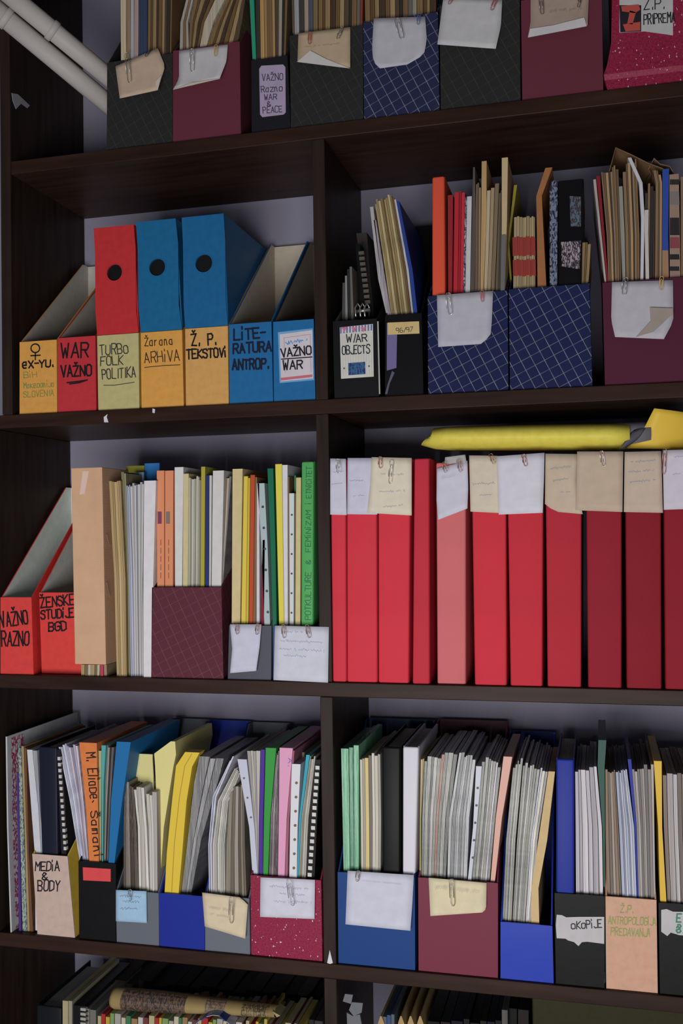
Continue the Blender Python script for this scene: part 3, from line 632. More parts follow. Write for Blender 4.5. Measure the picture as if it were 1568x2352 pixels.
patch('photograph', pb, [(1308, 450), (1334, 452), (1334, 520), (1310, 520)], (66, 84, 98), .0134, 'print', (48, 36, 36))
patch('photograph', pb, [(1288, 556), (1334, 552), (1330, 618), (1290, 612)], (128, 118, 124), .0134, 'print', (30, 26, 34))
fill(3, 'short ochre booklet at the right end of the plain navy checked file', 'short ochre booklets on the second shelf', [(1334, 1351, 652), (1337, 1357, 558)], [(110, 90, 54), (84, 70, 44), (120, 100, 66)], 3, d=.17)

b5 = magfile('maroon magazine file with a folded note at the right end of the second shelf', (66, 24, 42), (1389, 1596), (1383, 1592), 642, (1470, 560), 'satin', (40, 24, 30), d=.215)
I('magazine', 'white edged magazine at the left of the maroon file, second shelf', (140, 134, 130), [(1388, 1392, 648), (1362, 1368, 412)], d=.19)
I('magazine', 'dark red magazine leaning in the maroon file, second shelf', (110, 22, 32), [(1393, 1397, 648), (1369, 1377, 404)], 'satin', d=.19)
NW = [(110, 88, 62), (84, 68, 50), (140, 112, 78), (60, 50, 42), (124, 106, 86), (96, 74, 48)]
fill(8, 'folded brown newspaper in the left part of the maroon file, second shelf', 'newspapers left in the maroon file, second shelf', [(1398, 1428, 646), (1392, 1424, 540), (1380, 1420, (395, 385))], NW, 10, d=.19, wig=1.5)
I('papers', 'grey sheaf between brown newspapers in the maroon file, second shelf', (120, 118, 112), [(1429, 1436, 645), (1425, 1434, 540), (1421, 1429, 428)], d=.19)
fill(7, 'brown newspaper in the middle of the maroon file, second shelf', 'newspapers in the middle of the maroon file', [(1437, 1468, 644), (1435, 1468, 540), (1430, 1462, (388, 372))], NW, 10, d=.19, wig=1.5)
I('papers', 'white folded sheet slanting up among the newspapers, second shelf', (160, 160, 168), [(1470, 1477, 643), (1472, 1480, 500), (1467, 1475, 420), (1441, 1449, 362)], 'paper', d=.17)
fill(4, 'dark newspaper right of the slanting white sheet, second shelf', 'dark newspapers in the maroon file', [(1478, 1502, 643), (1481, 1504, 430)], [(56, 46, 40), (110, 84, 56), (40, 36, 36)], 16, d=.17)
I('label_card', 'small white card standing among the dark newspapers', (160, 156, 150), [(1480, 1488, 535), (1480, 1489, 482)], 'paper', Y=.011, d=.001, cat='card')
fill(3, 'brown newspaper left of the blue magazine in the maroon file', 'newspapers left of the blue magazine', [(1503, 1519, 642), (1505, 1520, 420), (1500, 1516, 395)], NW, 8, d=.18)
bl_ = I('magazine', 'blue magazine near the right end of the second shelf', (36, 60, 130), [(1520, 1536, 640), (1520, 1534, 540), (1521, 1536, 388)], 'satin', d=.18)
rm = I('magazine', 'pale magazine with dark printed bands at the right end of the second shelf', (124, 102, 88), [(1538, 1562, 640), (1537, 1560, 500), (1537, 1558, 400)], 'paper', d=.17)
for ya, yb, c_ in ((412, 424, (36, 32, 34)), (440, 470, (100, 92, 90)), (500, 540, (30, 28, 32)), (545, 570, (110, 50, 56)), (584, 596, (26, 24, 28)), (612, 622, (30, 28, 32))):
    patch('printed_band', rm, [(1538, ya), (1559, ya), (1560, yb), (1538, yb)], c_, .0137, 'ink')
patch('brown_lower_band', bl_, [(1520.5, 575), (1534, 575), (1535, 640), (1520.5, 640)], (130, 96, 66), .0137, 'ink')
fill(3, 'brown newspaper at the very right edge of the second shelf', 'newspapers at the right frame edge', [(1563, 1590, 640), (1562, 1590, 400)], NW, 8, d=.18)
# crumpled brown sheets on top of that file
def crumpled(label, rgb, pts, Y, dep, amp):
    """a bent sheet: profile in pixels on plane Y, carried back by dep with a wobble"""
    V = []; n = 5
    for j in range(n):
        for i, (x, y) in enumerate(pts):
            p = P(x, y, Y); V.append((p.x+amp*noise.noise((i*.9, j*1.3, Y)), Y+dep*j/(n-1), p.z+amp*noise.noise((i*1.1+7, j, 3))))
    k = len(pts); F = [(j*k+i, j*k+i+1, (j+1)*k+i+1, (j+1)*k+i) for j in range(n-1) for i in range(k-1)]
    o = mk('crumpled_sheet', V, F, mat('paper', rgb)); md = o.modifiers.new('t', 'SOLIDIFY'); md.thickness = .0008
    return tag(o, label, 'paper')
crumpled('brown bent sheet lying across the newspapers in the right maroon file', (112, 86, 58), [(1398, 394), (1412, 338), (1450, 352), (1490, 372), (1522, 384)], .02, .12, .006)
crumpled('crumpled brown paper scrap on top right of the newspapers', (128, 98, 74), [(1488, 388), (1500, 362), (1520, 374), (1540, 378), (1548, 402)], .03, .09, .01)
nn = note('white note with a folded lower corner on the maroon file, second shelf', (150, 148, 156), [(1405, 648), (1403, 735), (1412, 774)], [(1545, 643), (1546, 738), (1524, 779)], curl=.003, flap=([(1460, 774), (1494, 738), (1492, 706), (1545, 708), (1545, 720), (1500, 762)], (128, 118, 110)))
clip('silver paper clip on the left of the folded note, second shelf', (150, 145, 140), 1434, 657, 40, 6, Y=-.003, wd=12)
clip('yellow paper clip on the right of the folded note, second shelf', (170, 140, 60), 1518, 651, 32, 5, Y=-.003, kind='plastic')
# ================================================================ third shelf, left bay
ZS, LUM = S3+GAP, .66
REDF = (206, 52, 46)
c1 = magfile('red magazine file lettered VAŽNO RAZNO', REDF, (1, 77), (1, 72), 1372, (120, 1122), inner=(204, 210, 204), side=(190, 40, 36))
write(c1, [('VAŽNO', 3, 1440, 68, 1432, 32), ('RAZNO', 4, 1484, 69, 1482, 32)], K, .0027, YF)
c2 = magfile('red magazine file lettered ŽENSKE STUDIJE BGD', REDF, (96, 190), (90, 190), 1361, (190, 1120), inner=(180, 184, 180), Y=.022, d=.215)
write(c2, [('ŽENSKE', 94, 1396, 174, 1388, 23), ('STUDiJE', 94, 1422, 172, 1417, 20), ('BGD', 112, 1450, 156, 1447, 20)], K, .0026, .0215)
fill(6, 'thin scrap stack lying under the tall cardboard box', 'papers under the cardboard box', [(186, 228, 1556), (186, 229, 1527)], [(150, 130, 90), (110, 90, 60), (170, 160, 140)], 0, d=.17, Y=.006)
fill(2, 'pink scrap under the tall cardboard box', 'pink papers under the cardboard box', [(230, 246, 1556), (230, 245, 1527)], [(170, 50, 70), (140, 120, 90)], 0, d=.17, Y=.006)
def solidbox(name, label, cat, kind, rgb, rows, Y, d, bev=.001):
    V, F = strip_mesh(rows, Y, d, None); o = mk(name, V, F, mat(kind, rgb)); bevel(o, bev); return tag(o, label, cat)
cb = solidbox('cardboard_box', 'tall tan corrugated cardboard box standing upright on scraps', 'box', 'corrugated', (190, 150, 116), [(172, 243, 1526), (163, 234, 1074)], .004, .2)
patch('adhesive_tape', cb, [(190, 1082), (204, 1082), (194, 1134), (183, 1136)], (196, 170, 156), .0036, 'plastic')
for ya, yb_ in ((1228, 1256), (1338, 1372)):
    qa, qb = P(239, ya, .004), P(240, yb_, .004)
    V, F = tube([(qa.x+.0035, .006, qa.z), (qb.x+.0035, .016, qb.z)], .0007, 5); mk('staple', V, F, mat('metal', (200, 195, 180)), cb)
TAN = [(160, 138, 92), (146, 124, 82), (172, 150, 102)]
fill(5, 'tan folder leaning beside the tall cardboard box', 'tan folders beside the cardboard box', [(268, 291, 1556), (262, 288, 1330), (250, 277, 1106)], TAN, 2, name='folder', cat='folder', d=.2, Y=.008)
fill(2, 'olive grey thin folder right of the tan folders', 'olive grey folders', [(292, 299, 1555), (289, 296, 1330), (278, 289, 1088)], [(110, 110, 84), (128, 124, 92)], 4, name='folder', cat='folder', d=.19)
I('folder', 'lime green folder sticking up behind the white papers', (160, 164, 40), [(300, 334, 1300), (289, 331, 1070)], 'satin', Y=.1, d=.004)
I('folder', 'pale blue folder behind the white papers, third shelf', (120, 150, 178), [(312, 330, 1300), (297, 330, 1085)], 'satin', Y=.075, d=.004)
I('folder', 'bright blue folder sticking up behind the broad white file', (40, 118, 186), [(335, 364, 1300), (332, 366, 1064)], 'satin', Y=.09, d=.004)
fill(3, 'bluish white papers leaning left of the white sheaf, third shelf', 'bluish papers third shelf', [(300, 309, 1556), (296, 305, 1330), (290, 298, (1118, 1113))], [(140, 146, 168), (170, 172, 180)], 3, d=.19, Y=.01)
fill(7, 'white paper sheaf left of the broad white file', 'white sheaves third shelf', [(309, 329, 1559), (306, 327, 1330), (299, 330, (1114, 1108))], [(176, 174, 172), (150, 148, 146), (190, 190, 190), (120, 122, 130)], 4, d=.19, Y=.01, wig=.6)
I('folder', 'broad white folder left of the maroon checked file, third shelf', (196, 194, 196), [(330, 347, 1558), (329, 350, 1400), (331, 358, 1104)], 'paper', Y=.006, d=.2)
m1 = magfile('maroon checked magazine file on the third shelf', (82, 36, 50), (347, 513), (349, 508), 1349, (600, 1180), 'grid', (60, 40, 50), rgb2=(98, 66, 62), d=.215)
for i, (x, xt) in enumerate((((361, 377), (360, 377)), ((379, 397), (379, 398)))):
    o = I('folder', ('left' if i == 0 else 'right')+' one of two peach folders in the maroon checked file', (216, 136, 92), [(x[0], x[1], 1348), (xt[0], xt[1], 1081)], 'satin', grp=None, d=.19)
    patch('label_window', o, [(xt[0]+2, 1175), (xt[0]+11, 1175), (xt[0]+11, 1203), (xt[0]+2, 1203)], (110, 50, 80) if i == 0 else (110, 100, 95), .0137, 'ink')
    for k in range(5): stroke(o, [(x[0]+8, 1240+k*19), (x[0]+8, 1252+k*19)], (90, 60, 50), .0009, .0136)
I('folder', 'broad white folder right of the peach folders', (190, 190, 188), [(402, 418, 1348), (401, 421, 1073)], 'paper', d=.19)
I('folder', 'cream folder right of the broad white one in the maroon checked file', (184, 172, 126), [(420, 431, 1348), (421, 433, 1088)], 'paper', d=.19)
fill(8, 'translucent sleeve of white papers in the maroon checked file', 'sleeves in the maroon checked file', [(432, 459, 1348), (433, 461, (1094, 1102))], [(160, 158, 140), (130, 128, 116), (176, 174, 160)], 6, name='document_sleeve', d=.18, cat='sleeve')
I('folder', 'olive yellow folder in the maroon checked file', (150, 142, 42), [(460, 469, 1348), (462, 471, 1072)], 'satin', d=.18)
I('folder', 'navy blue thin folder in the maroon checked file', (34, 48, 110), [(472, 479, 1348), (473, 480, 1092)], 'satin', d=.19)
I('papers', 'white thin sheaf right of the navy folder', (180, 178, 170), [(480, 484, 1348), (481, 486, 1092)], d=.18)
I('folder', 'broad white folder at right in the maroon checked file', (188, 186, 184), [(486, 508, 1347), (489, 514, 1081)], 'paper', d=.19)
fill(4, 'grey brown folder right of the broad white folder, third shelf', 'grey brown folders third shelf', [(509.5, 512, 1340), (515, 531, 1097)], [(140, 122, 96), (120, 100, 76), (160, 150, 130), (110, 106, 110)], 4, name='folder', cat='folder', Y=.02, d=.17)
g1 = magfile('clear grey plastic magazine file with a torn note, third shelf', (80, 84, 92), (523, 622), (526, 623), 1437, (640, 1230), 'clear', (70, 74, 80), d=.225)
I('folder', 'cream broad folder at left in the clear grey file, third shelf', (188, 172, 122), [(532, 551, 1436), (534, 557, 1077)], 'paper', d=.19)
I('folder', 'bright yellow folder in the clear grey file, third shelf', (196, 172, 40), [(554, 564, 1436), (560, 569, 1094)], 'satin', d=.19)
I('folder', 'yellow second thinner folder in the clear grey file', (180, 160, 30), [(565, 570, 1436), (570, 574, 1098)], 'satin', d=.19)
I('folder', 'orange red folder in the clear grey file, third shelf', (168, 64, 28), [(572, 580, 1436), (575, 585, 1091)], 'satin', d=.19)
I('papers', 'brown edged sheaf right of the orange red folder', (120, 90, 60), [(581, 588, 1436), (586, 590, 1096)], d=.18)
I('papers', 'white thin sheaf in the clear grey file, third shelf', (188, 186, 190), [(589, 596, 1436), (590, 595, 1110)], 'paper', d=.18)
I('folder', 'crimson thin folder behind the punched sleeve', (120, 20, 44), [(599, 606, 1436), (603, 608, 1240)], 'satin', d=.18)
sl = I('document_sleeve', 'clear sleeve with a punched edge leaning in the clear grey file', (150, 166, 166), [(607, 620, 1436), (600, 614, 1250), (591, 607, 1110)], 'satin', cat='sleeve', d=.17)
holes(sl, 602, 1140, 616, 1430, 6, .0137)
I('folder', 'dark green folder at right in the clear grey file', (10, 96, 68), [(626, 635, 1436), (621, 632, 1250), (614, 627, 1076)], 'satin', d=.19, Y=.012)
note('small torn bluish note on the clear grey file, third shelf', (184, 186, 204), [(528, 1434), (533, 1490), (528, 1546)], [(600, 1434), (596, 1485), (588, 1541)], curl=.002, crumple=.0016)
clip('copper paper clip on the left of the small torn note', (150, 110, 90), 544, 1445, 22, 0, Y=-.002, wd=8)
clip('copper paper clip on the right of the small torn note', (150, 110, 90), 590, 1445, 24, 5, Y=-.002, wd=8)
g2 = magfile('dark blue plastic magazine file with a large square note, third shelf', (34, 48, 120), (627, 730), (628, 732), 1439, (700, 1240), 'plastic', (26, 32, 70), d=.225)
I('folder', 'yellow broad folder in the dark blue file, third shelf', (196, 184, 44), [(641, 652, 1438), (632, 647, 1066)], 'satin', d=.19)
I('folder', 'white folder right of the broad yellow one, third shelf', (196, 194, 200), [(653, 661, 1438), (648, 660, 1068)], 'paper', d=.19)
I('folder', 'brown thin folder behind the punched sleeve, third shelf', (110, 90, 60), [(662, 664, 1438), (661, 664, 1095)], 'satin', d=.19)
sl = I('document_sleeve', 'clear sleeve with a punched edge in the dark blue file', (180, 186, 186), [(665, 674, 1438), (664, 675, 1133)], 'satin', cat='sleeve', d=.17)
holes(sl, 670, 1160, 669, 1430, 6, .0137, r=2.4)
I('folder', 'dark green thin folder right of the punched sleeve', (60, 120, 90), [(675, 677, 1438), (676, 679, 1092)], 'satin', Y=.03, d=.16)
I('folder', 'cream folder beside the bright green spine, third shelf', (186, 172, 118), [(678, 689, 1438), (680, 691, 1097)], 'paper', d=.19)
gs = binder('bright green lettered spine folder beside the divider, third shelf', (66, 152, 76), (691, 718), (692, 720), 1060, Y=.012, d=.2, lift=.0027, kind='satin', name='folder', cat='folder', block=(120, 40, 40))
write(gs, [('POTKULTURE', 713, 1424, 714, 1312, 13), ('&', 713, 1296, 713, 1284, 11), ('FEMiNiZAM', 713, 1268, 714, 1170, 12), ('i ETNiCiTET', 714, 1158, 715, 1070, 12)], (20, 96, 60), .0009, .0114)
note('large square white note on the dark blue file beside the divider', (196, 198, 212), [(631, 1437), (628, 1562)], [(755, 1440), (753, 1568)], lines=[(650, 1452, 715, 1452, 9), (645, 1472, 740, 1476, 8), (640, 1490, 745, 1496, 9), (650, 1506, 705, 1508, 8)], ink=(130, 140, 178), Y=-.001, crumple=.0005)
clip('left clip on the large square note beside the divider', (150, 125, 110), 651, 1450, 30, -4, Y=-.005, wd=9)
clip('right clip on the large square note beside the divider', (150, 125, 110), 707, 1450, 30, -12, Y=-.005, wd=9)

# ================================================================ third shelf, right bay: red binders
LUM = .62
RB = (192, 40, 56)
ords = ['first', 'second', 'third', 'fourth', 'fifth', 'sixth', 'seventh', 'eighth', 'ninth', 'tenth', 'eleventh']
spec = [((764, 795), (758, 793), 1053), ((797, 866), (796, 864), 1052), ((869, 938), (868, 942), 1051), ((947, 986), (951, 985), 1050), None,
        ((1090, 1163), (1082, 1161), 1047), ((1172, 1245), (1164, 1247), 1045), ((1257, 1334), (1252, 1335), 1043), ((1350, 1427), (1345, 1427), 1040), ((1439, 1519), (1435, 1517), 1039), ((1528, 1612), (1523, 1608), 1037)]
for i, s in enumerate(spec):
    if not s: continue
    RB = ((192, 38, 56), (192, 36, 54), (192, 36, 54), (176, 32, 50), 0, (186, 32, 50), (178, 28, 46), (162, 26, 42), (132, 17, 34), (122, 14, 30), (126, 14, 32))[i]  # window sheen and falloff put into the reds, brighter at left
    how = {0: 'narrow red cloth binder beside the divider', 3: 'slim red cloth binder without a note, turned slightly'}.get(i, 'red cloth binder')
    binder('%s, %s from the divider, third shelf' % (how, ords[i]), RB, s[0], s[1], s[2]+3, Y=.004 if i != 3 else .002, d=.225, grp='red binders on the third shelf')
binder('faded pink cloth binder among the red ones on the third shelf', (186, 92, 94), (1004, 1069), (1001, 1069), 1062, Y=.006, d=.2, grp='red binders on the third shelf')
NL = (108, 128, 170)
def bn(label, rgb, L, R, lines=None, **k): return note(label, rgb, L, R, lines=lines, ink=(118, 134, 165), grp=None, **k)
bn('narrow white note on the first red binder', (190, 190, 206), [(758, 1053), (758, 1182)], [(794, 1054), (796, 1183)], [(766, 1085, 790, 1083, 5), (762, 1112, 786, 1110, 5)])
bn('white note on the second red binder, under a cream one', (188, 188, 206), [(798, 1052), (797, 1181)], [(866, 1052), (866, 1182)], [(802, 1105, 835, 1103, 6), (810, 1140, 835, 1138, 5)])
bn('cream note on the third red binder, overlapping its left neighbour', (190, 182, 162), [(853, 1050), (850, 1110), (843, 1178)], [(945, 1052), (945, 1184)], [(875, 1090, 925, 1090, 5), (870, 1130, 930, 1128, 6), (880, 1165, 930, 1160, 6)], Y=-.001, crumple=.0012)
bn('white scrap note sticking up behind the fifth red binder note', (150, 150, 150), [(1022, 1050), (1020, 1066)], [(1068, 1044), (1071, 1062)], Y=.0035)
bn('curled white note on the faded pink binder', (192, 192, 206), [(1003, 1076), (1002, 1150), (1006, 1194)], [(1073, 1058), (1075, 1120), (1073, 1168)], [(1012, 1100, 1050, 1092, 4)], curl=.006, crumple=.001)
bn('beige note on the sixth red binder, partly under a white one', (182, 172, 152), [(1077, 1046), (1080, 1175)], [(1158, 1047), (1160, 1179)], [(1085, 1112, 1135, 1110, 8), (1100, 1138, 1128, 1136, 8)])
bn('plain white creased note on the seventh red binder', (196, 194, 204), [(1140, 1048), (1145, 1182)], [(1250, 1040), (1249, 1100), (1246, 1178)], None, Y=-.001, crumple=.0014)
bn('beige creased note on the eighth red binder', (172, 156, 134), [(1252, 1042), (1251, 1162), (1282, 1176)], [(1326, 1043), (1322, 1110), (1338, 1181)], [(1262, 1078, 1310, 1072, 7), (1268, 1105, 1305, 1100, 7), (1285, 1132, 1310, 1130, 5)], crumple=.0016)
bn('large tan note on the ninth red binder', (168, 150, 130), [(1325, 1037), (1321, 1172)], [(1431, 1037), (1429, 1176)], None, Y=-.0005, crumple=.0008)
bn('tan note with written lines on the tenth red binder', (170, 154, 136), [(1434, 1038), (1432, 1176)], [(1518, 1036), (1522, 1178)], [(1448, 1062, 1505, 1058, 7), (1442, 1085, 1500, 1081, 7), (1445, 1108, 1505, 1102, 7)], crumple=.001)
bn('pale lilac note on the eleventh red binder at the frame edge', (178, 172, 182), [(1521, 1034), (1524, 1171)], [(1608, 1032), (1606, 1168)], [(1548, 1050, 1568, 1048, 8), (1545, 1090, 1568, 1088, 8)], Y=-.0005)
for x, y, l, a, t in ((776, 1070, 32, 0, 'narrow white note'), (873, 1062, 26, 0, 'left of the cream note'), (897, 1084, 54, 5, 'middle of the cream note'), (1021, 1073, 24, -8, 'left of the curled note'), (1055, 1070, 28, -10, 'right of the curled note'), (1130, 1054, 24, -22, 'sixth binder note'), (1204, 1057, 28, -12, 'creased white note'), (1383, 1054, 36, -8, 'large tan note'), (1525, 1060, 58, 3, 'lilac note')):
    clip('paper clip on the '+t+(', third shelf' if 'binder' not in t else ''), (160, 110, 96) if x not in (776, 897, 1383) else (180, 178, 176), x, y, l, a, Y=-.0045, wd=9, grp='clips on the binder notes')

# yellow rolled poster lying on the binders
LUM = .6
yr = empty('rolled_poster', tuple(P(1250, 1036, .03)), 'yellow rolled poster with an upturned flap, lying on the red binders', 'poster')
def oval(pa, pb, ra, rb, Yc, n=24, open_=.0, squash=.62):
    rows = []
    for t, k in ((0, .55), (.03, .9), (.1, 1), (.5, 1.04), (.9, 1), (1, .97)):
        c = P(pa[0]+(pb[0]-pa[0])*t, pa[1]+(pb[1]-pa[1])*t, Yc); r = (ra+(rb-ra)*t)*k
        rows.append([(c.x+(.012*math.sin(2*math.pi*j/n) if t == 0 else 0), c.y+math.cos(2*math.pi*j/n)*r*1.5, c.z+math.sin(2*math.pi*j/n)*r*squash*1.2) for j in range(n)])
    return rows
rr = oval((985, 1008), (1444, 1003), .024, .026, .045)
V, F = loft(rr, closed=False); o = mk('rolled_sheet', V, F, mat('card', (196, 184, 50)), yr); shade(o); md = o.modifiers.new('t', 'SOLIDIFY'); md.thickness = .0008
# inner turn, greyish printed side seen at the open end
r2 = [[(x+.006, .045+(y-.045)*.8, z+.0) for x, y, z in rr[-2]], [(x+.03, .045+(y-.045)*.72, z+(.004)) for x, y, z in rr[-1]]]
V, F = loft(r2, closed=False); o = mk('printed_inner_turn', V, F, mat('satin', (96, 94, 104)), yr); shade(o); o['label'] = 'grey glossy printed inner side'; md = o.modifiers.new('t', 'SOLIDIFY'); md.thickness = .0008
# upturned flap
def ruled(name, A, B, Ya, Yb, m, parent, n=8, sag=0):
    V = []
    for i in range(n):
        t = i/(n-1)
        def at(pl, Y):
            s = t*(len(pl)-1); k = min(int(s), len(pl)-2); f = s-k
            return P(pl[k][0]+(pl[k+1][0]-pl[k][0])*f, pl[k][1]+(pl[k+1][1]-pl[k][1])*f, (Y[k]+(Y[k+1]-Y[k])*f) if isinstance(Y, list) else Y)
        a, b = at(A, Ya), at(B, Yb)
        for j in range(n): u = j/(n-1); q = a.lerp(b, u); V.append((q.x, q.y-sag*math.sin(math.pi*u), q.z))
    F = [(i*n+j, i*n+j+1, (i+1)*n+j+1, (i+1)*n+j) for i in range(n-1) for j in range(n-1)]
    o = mk(name, V, F, m, parent); shade(o); md = o.modifiers.new('t', 'SOLIDIFY'); md.thickness = .0008; return o
ruled('upturned_flap', [(1502, 938), (1478, 985), (1440, 1030)], [(1640, 960), (1640, 1010), (1640, 1036)], [.01, .02, .03], [.06, .06, .04], mat('satin', (200, 166, 24)), yr, sag=.01)
ruled('turned_edge', [(1452, 988), (1440, 1004), (1424, 1031)], [(1482, 984), (1466, 1008), (1438, 1028)], [.018, .012, .012], [.016, .014, .02], mat('satin', (70, 68, 78)), yr, n=6, sag=.003)
# ================================================================ fourth shelf, left bay
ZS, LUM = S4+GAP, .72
ms = I('magazine', 'thin white magazine with magenta scribbled cover, leftmost on the fourth shelf', (176, 176, 180), [(24, 27, 2139), (16, 19, 1900), (13, 16, 1692)], 'paper', Y=.004, d=.235)
# its cover, facing right
co = [v.co.copy() for v in ms.data.vertices]
cv = []
xr = [(max(c.x for c in co if abs(c.z-z) < 1e-4), z) for z in sorted({round(c.z, 6) for c in co})]
V = []
zs_ = sorted({round(c.z, 5) for c in co}); prof = []
for z in zs_: prof.append((max(c.x for c in co if abs(c.z-z) < 2e-5), z))
ys = (min(c.y for c in co)+.012, min(c.y for c in co)+.05)
for x, z in prof: V += [(ms.location.x+x+.0004, ms.location.y+ys[0], ms.location.z+z*.98+.002), (ms.location.x+x+.0004, ms.location.y+ys[1], ms.location.z+z*.98+.002)]
m_ = mat('print', (190, 190, 190), (150, 36, 84))
mk('printed_cover', V, [(2*i, 2*i+1, 2*i+3, 2*i+2) for i in range(len(prof)-1)], m_, ms)
I('magazine', 'violet thin magazine second from left on the fourth shelf', (70, 48, 110), [(43, 49, 2125), (38, 42, 1775)], 'satin', d=.22, Y=.012)
I('magazine', 'blue and green printed magazine beside the violet one', (70, 96, 110), [(52, 62, 2127), (46, 54, 1900), (42, 48, 1718)], 'print', d=.2, rgb2=(150, 160, 140))
I('magazine', 'thin tan magazine left of the MEDIA & BODY file', (150, 128, 86), [(63, 68, 2130), (56, 60, 1900), (49, 54, 1714)], d=.2)
I('magazine', 'brown spined magazine touching the MEDIA & BODY file', (104, 66, 42), [(69, 76, 2132), (62, 66, 1960), (56, 60, 1718)], d=.2)
W4 = [(178, 178, 184), (150, 150, 160), (190, 188, 180), (132, 130, 134)]
d1 = magfile('white and yellow magazine file lettered MEDIA & BODY', (180, 156, 144), (86, 172), (74, 155), 1964, (330, 1700), side=(196, 166, 30), inner=(150, 140, 110), d=.235)
write(d1, [('MEDiA', 81, 2000, 139, 2000, 21), ('&', 97, 2021, 112, 2021, 17), ('BODY', 87, 2046, 140, 2046, 24)], K, .002, YF)
I('papers', 'white curved papers at left in the MEDIA & BODY file', (184, 188, 194), [(80, 94, 1962), (72, 88, 1860), (62, 74, 1722)], 'paper', d=.19)
I('papers', 'grey white sheets beside the curved papers in the MEDIA & BODY file', (140, 142, 150), [(95, 101, 1962), (89, 92, 1860), (75, 85, 1724)], d=.19)
nb = binder('dark navy binder in the MEDIA & BODY file', (26, 28, 44), (101, 135), (88, 130), 1716, Y=.012, d=.19, lift=.0027, kind='satin')
for o in (nb,):  # it stands behind the panel: foot pixels are where it meets the shelf
    pass
cc = I('notebook', 'coil bound notebook right of the dark navy binder', (28, 26, 30), [(141, 152, 1962), (136, 150, 1850), (131, 138, 1722)], 'pages', d=.18, cat='notebook')
coil(cc, ((136, 1735), (151, 1955), 6), (176, 174, 170), .013, 16)
d2 = magfile('black magazine file with a pink red sticker, fourth shelf', (17, 17, 19), (182, 266), (180, 266), 1981, (430, 1690), inner=(30, 30, 32), d=.235)
patch('sticker', d2, [(190, 1992), (254, 1996), (254, 2025), (191, 2022)], (232, 72, 74), .0055)
fill(4, 'white papers leaning at left in the black file, fourth shelf', 'white papers in the black file', [(182, 192, 1975), (160, 176, 1840), (134, 152, (1716, 1708))], [(184, 186, 200), (160, 160, 180)], 3, d=.18, wig=.5)
fill(5, 'lilac white papers left of the orange lettered folder', 'lilac papers in the black file', [(193, 203, 1976), (177, 192, 1840), (153, 178, (1716, 1710))], [(160, 152, 172), (184, 180, 190), (130, 124, 140)], 4, d=.18, wig=.5)
ofo = I('folder', 'orange folder lettered down its spine, fourth shelf', (226, 124, 50), [(205, 227, 1980), (198, 225, 1860), (182, 222, 1706)], 'card', d=.19, Y=.011)
write(ofo, [('M. Eliade, ', 198, 1730, 210, 1862, 21), ('Šamani', 208, 1864, 217, 1974, 16)], (34, 22, 18), .0019, .0105)
fill(2, 'cream thin papers right of the orange lettered folder', 'cream papers in the black file', [(228, 232, 1980), (226, 232, 1850), (223, 233, 1722)], [(190, 184, 160), (150, 160, 120)], 3, d=.18)
I('folder', 'turquoise folder tab in the black file, fourth shelf', (70, 150, 148), [(234, 236, 1980), (233, 238, 1800), (233, 243, 1712)], 'satin', d=.18, Y=.012)
fill(4, 'grey sheaf left of the blue folder, fourth shelf', 'grey sheaves in the black file', [(236.5, 248, 1980), (239, 253, 1850), (243.5, 262, 1714)], [(110, 110, 104), (140, 138, 130), (60, 46, 44), (90, 88, 90)], 4, d=.18)
I('folder', 'blue broad folder leaning right in the black file', (16, 100, 156), [(249, 263, 1980), (255, 280, 1840), (268, 300, 1704)], 'satin', d=.2, Y=.009)
d3 = magfile('clear grey magazine file with a pale blue note', (106, 112, 122), (268, 365), (266, 364), 2048, (430, 1650), 'clear', (96, 102, 110), d=.232)
fill(4, 'brown grey sleeve at left in the clear grey file, fourth shelf', 'brown grey sleeves fourth shelf', [(283, 318, 2046), (284, 314, 1900), (287, 306, (1795, 1808))], [(96, 88, 78), (130, 124, 112), (76, 70, 62)], 5, 'sheath', 'document_sleeve', 'sleeve', d=.18, wig=.8)
fill(3, 'white thick paper sheaf in the clear grey file, fourth shelf', 'white sheaves in the clear grey file', [(319, 343, 2047), (316, 337, 1900), (307, 330, (1812, 1806))], [(192, 190, 182), (168, 164, 154), (196, 194, 188)], 5, d=.18)
fill(3, 'white narrow sheaf at right in the clear grey file', 'narrow white sheaves in the clear grey file', [(344, 362, 2048), (341, 361, 1900), (335, 360, (1830, 1814))], [(180, 176, 164), (190, 188, 184), (160, 156, 150)], 6, d=.18)
I('folder', 'pale yellow folder with rounded corner behind the white sheaves', (196, 188, 122), [(330, 356, 1960), (312, 352, 1780), (309, 350, 1742), (316, 350, 1732)], 'satin', Y=.05, d=.003)
I('folder', 'tall pale yellow folder fanning out right in the clear grey file', (200, 192, 120), [(362.5, 366, 2048), (362, 376, 1900), (356, 398, 1760), (354, 404, 1732), (392, 402, 1703)], 'satin', d=.16, Y=.03)
note('pale blue note on the clear grey file', (150, 186, 214), [(266, 2044), (266, 2116)], [(336, 2047), (337, 2120)], lines=[(275, 2058, 322, 2060, 7), (282, 2070, 320, 2072, 6), (275, 2087, 315, 2087, 7)], ink=(70, 90, 130))
clip('steel paper clip on the pale blue note', (150, 150, 150), 298, 2056, 26, 2, Y=-.003, wd=8)
d4 = magfile('royal blue translucent magazine file, fourth shelf left', (24, 42, 136), (367, 470), (365, 470), 2055, (528, 1654), 'plastic', (30, 50, 150), d=.232)
yb_ = I('folder', 'bright yellow thick ring folder bending right, fourth shelf', (214, 184, 20), [(378, 410, 2050), (383, 418, 1960), (395, 428, 1840), (404, 441, 1760), (425, 458, 1728)], 'satin', d=.022, Y=.011)
stroke(yb_, [(394, 2048), (400, 1940), (412, 1830), (424, 1760), (440, 1732)], (160, 130, 10), .0012, .0106, 'moulded_groove')
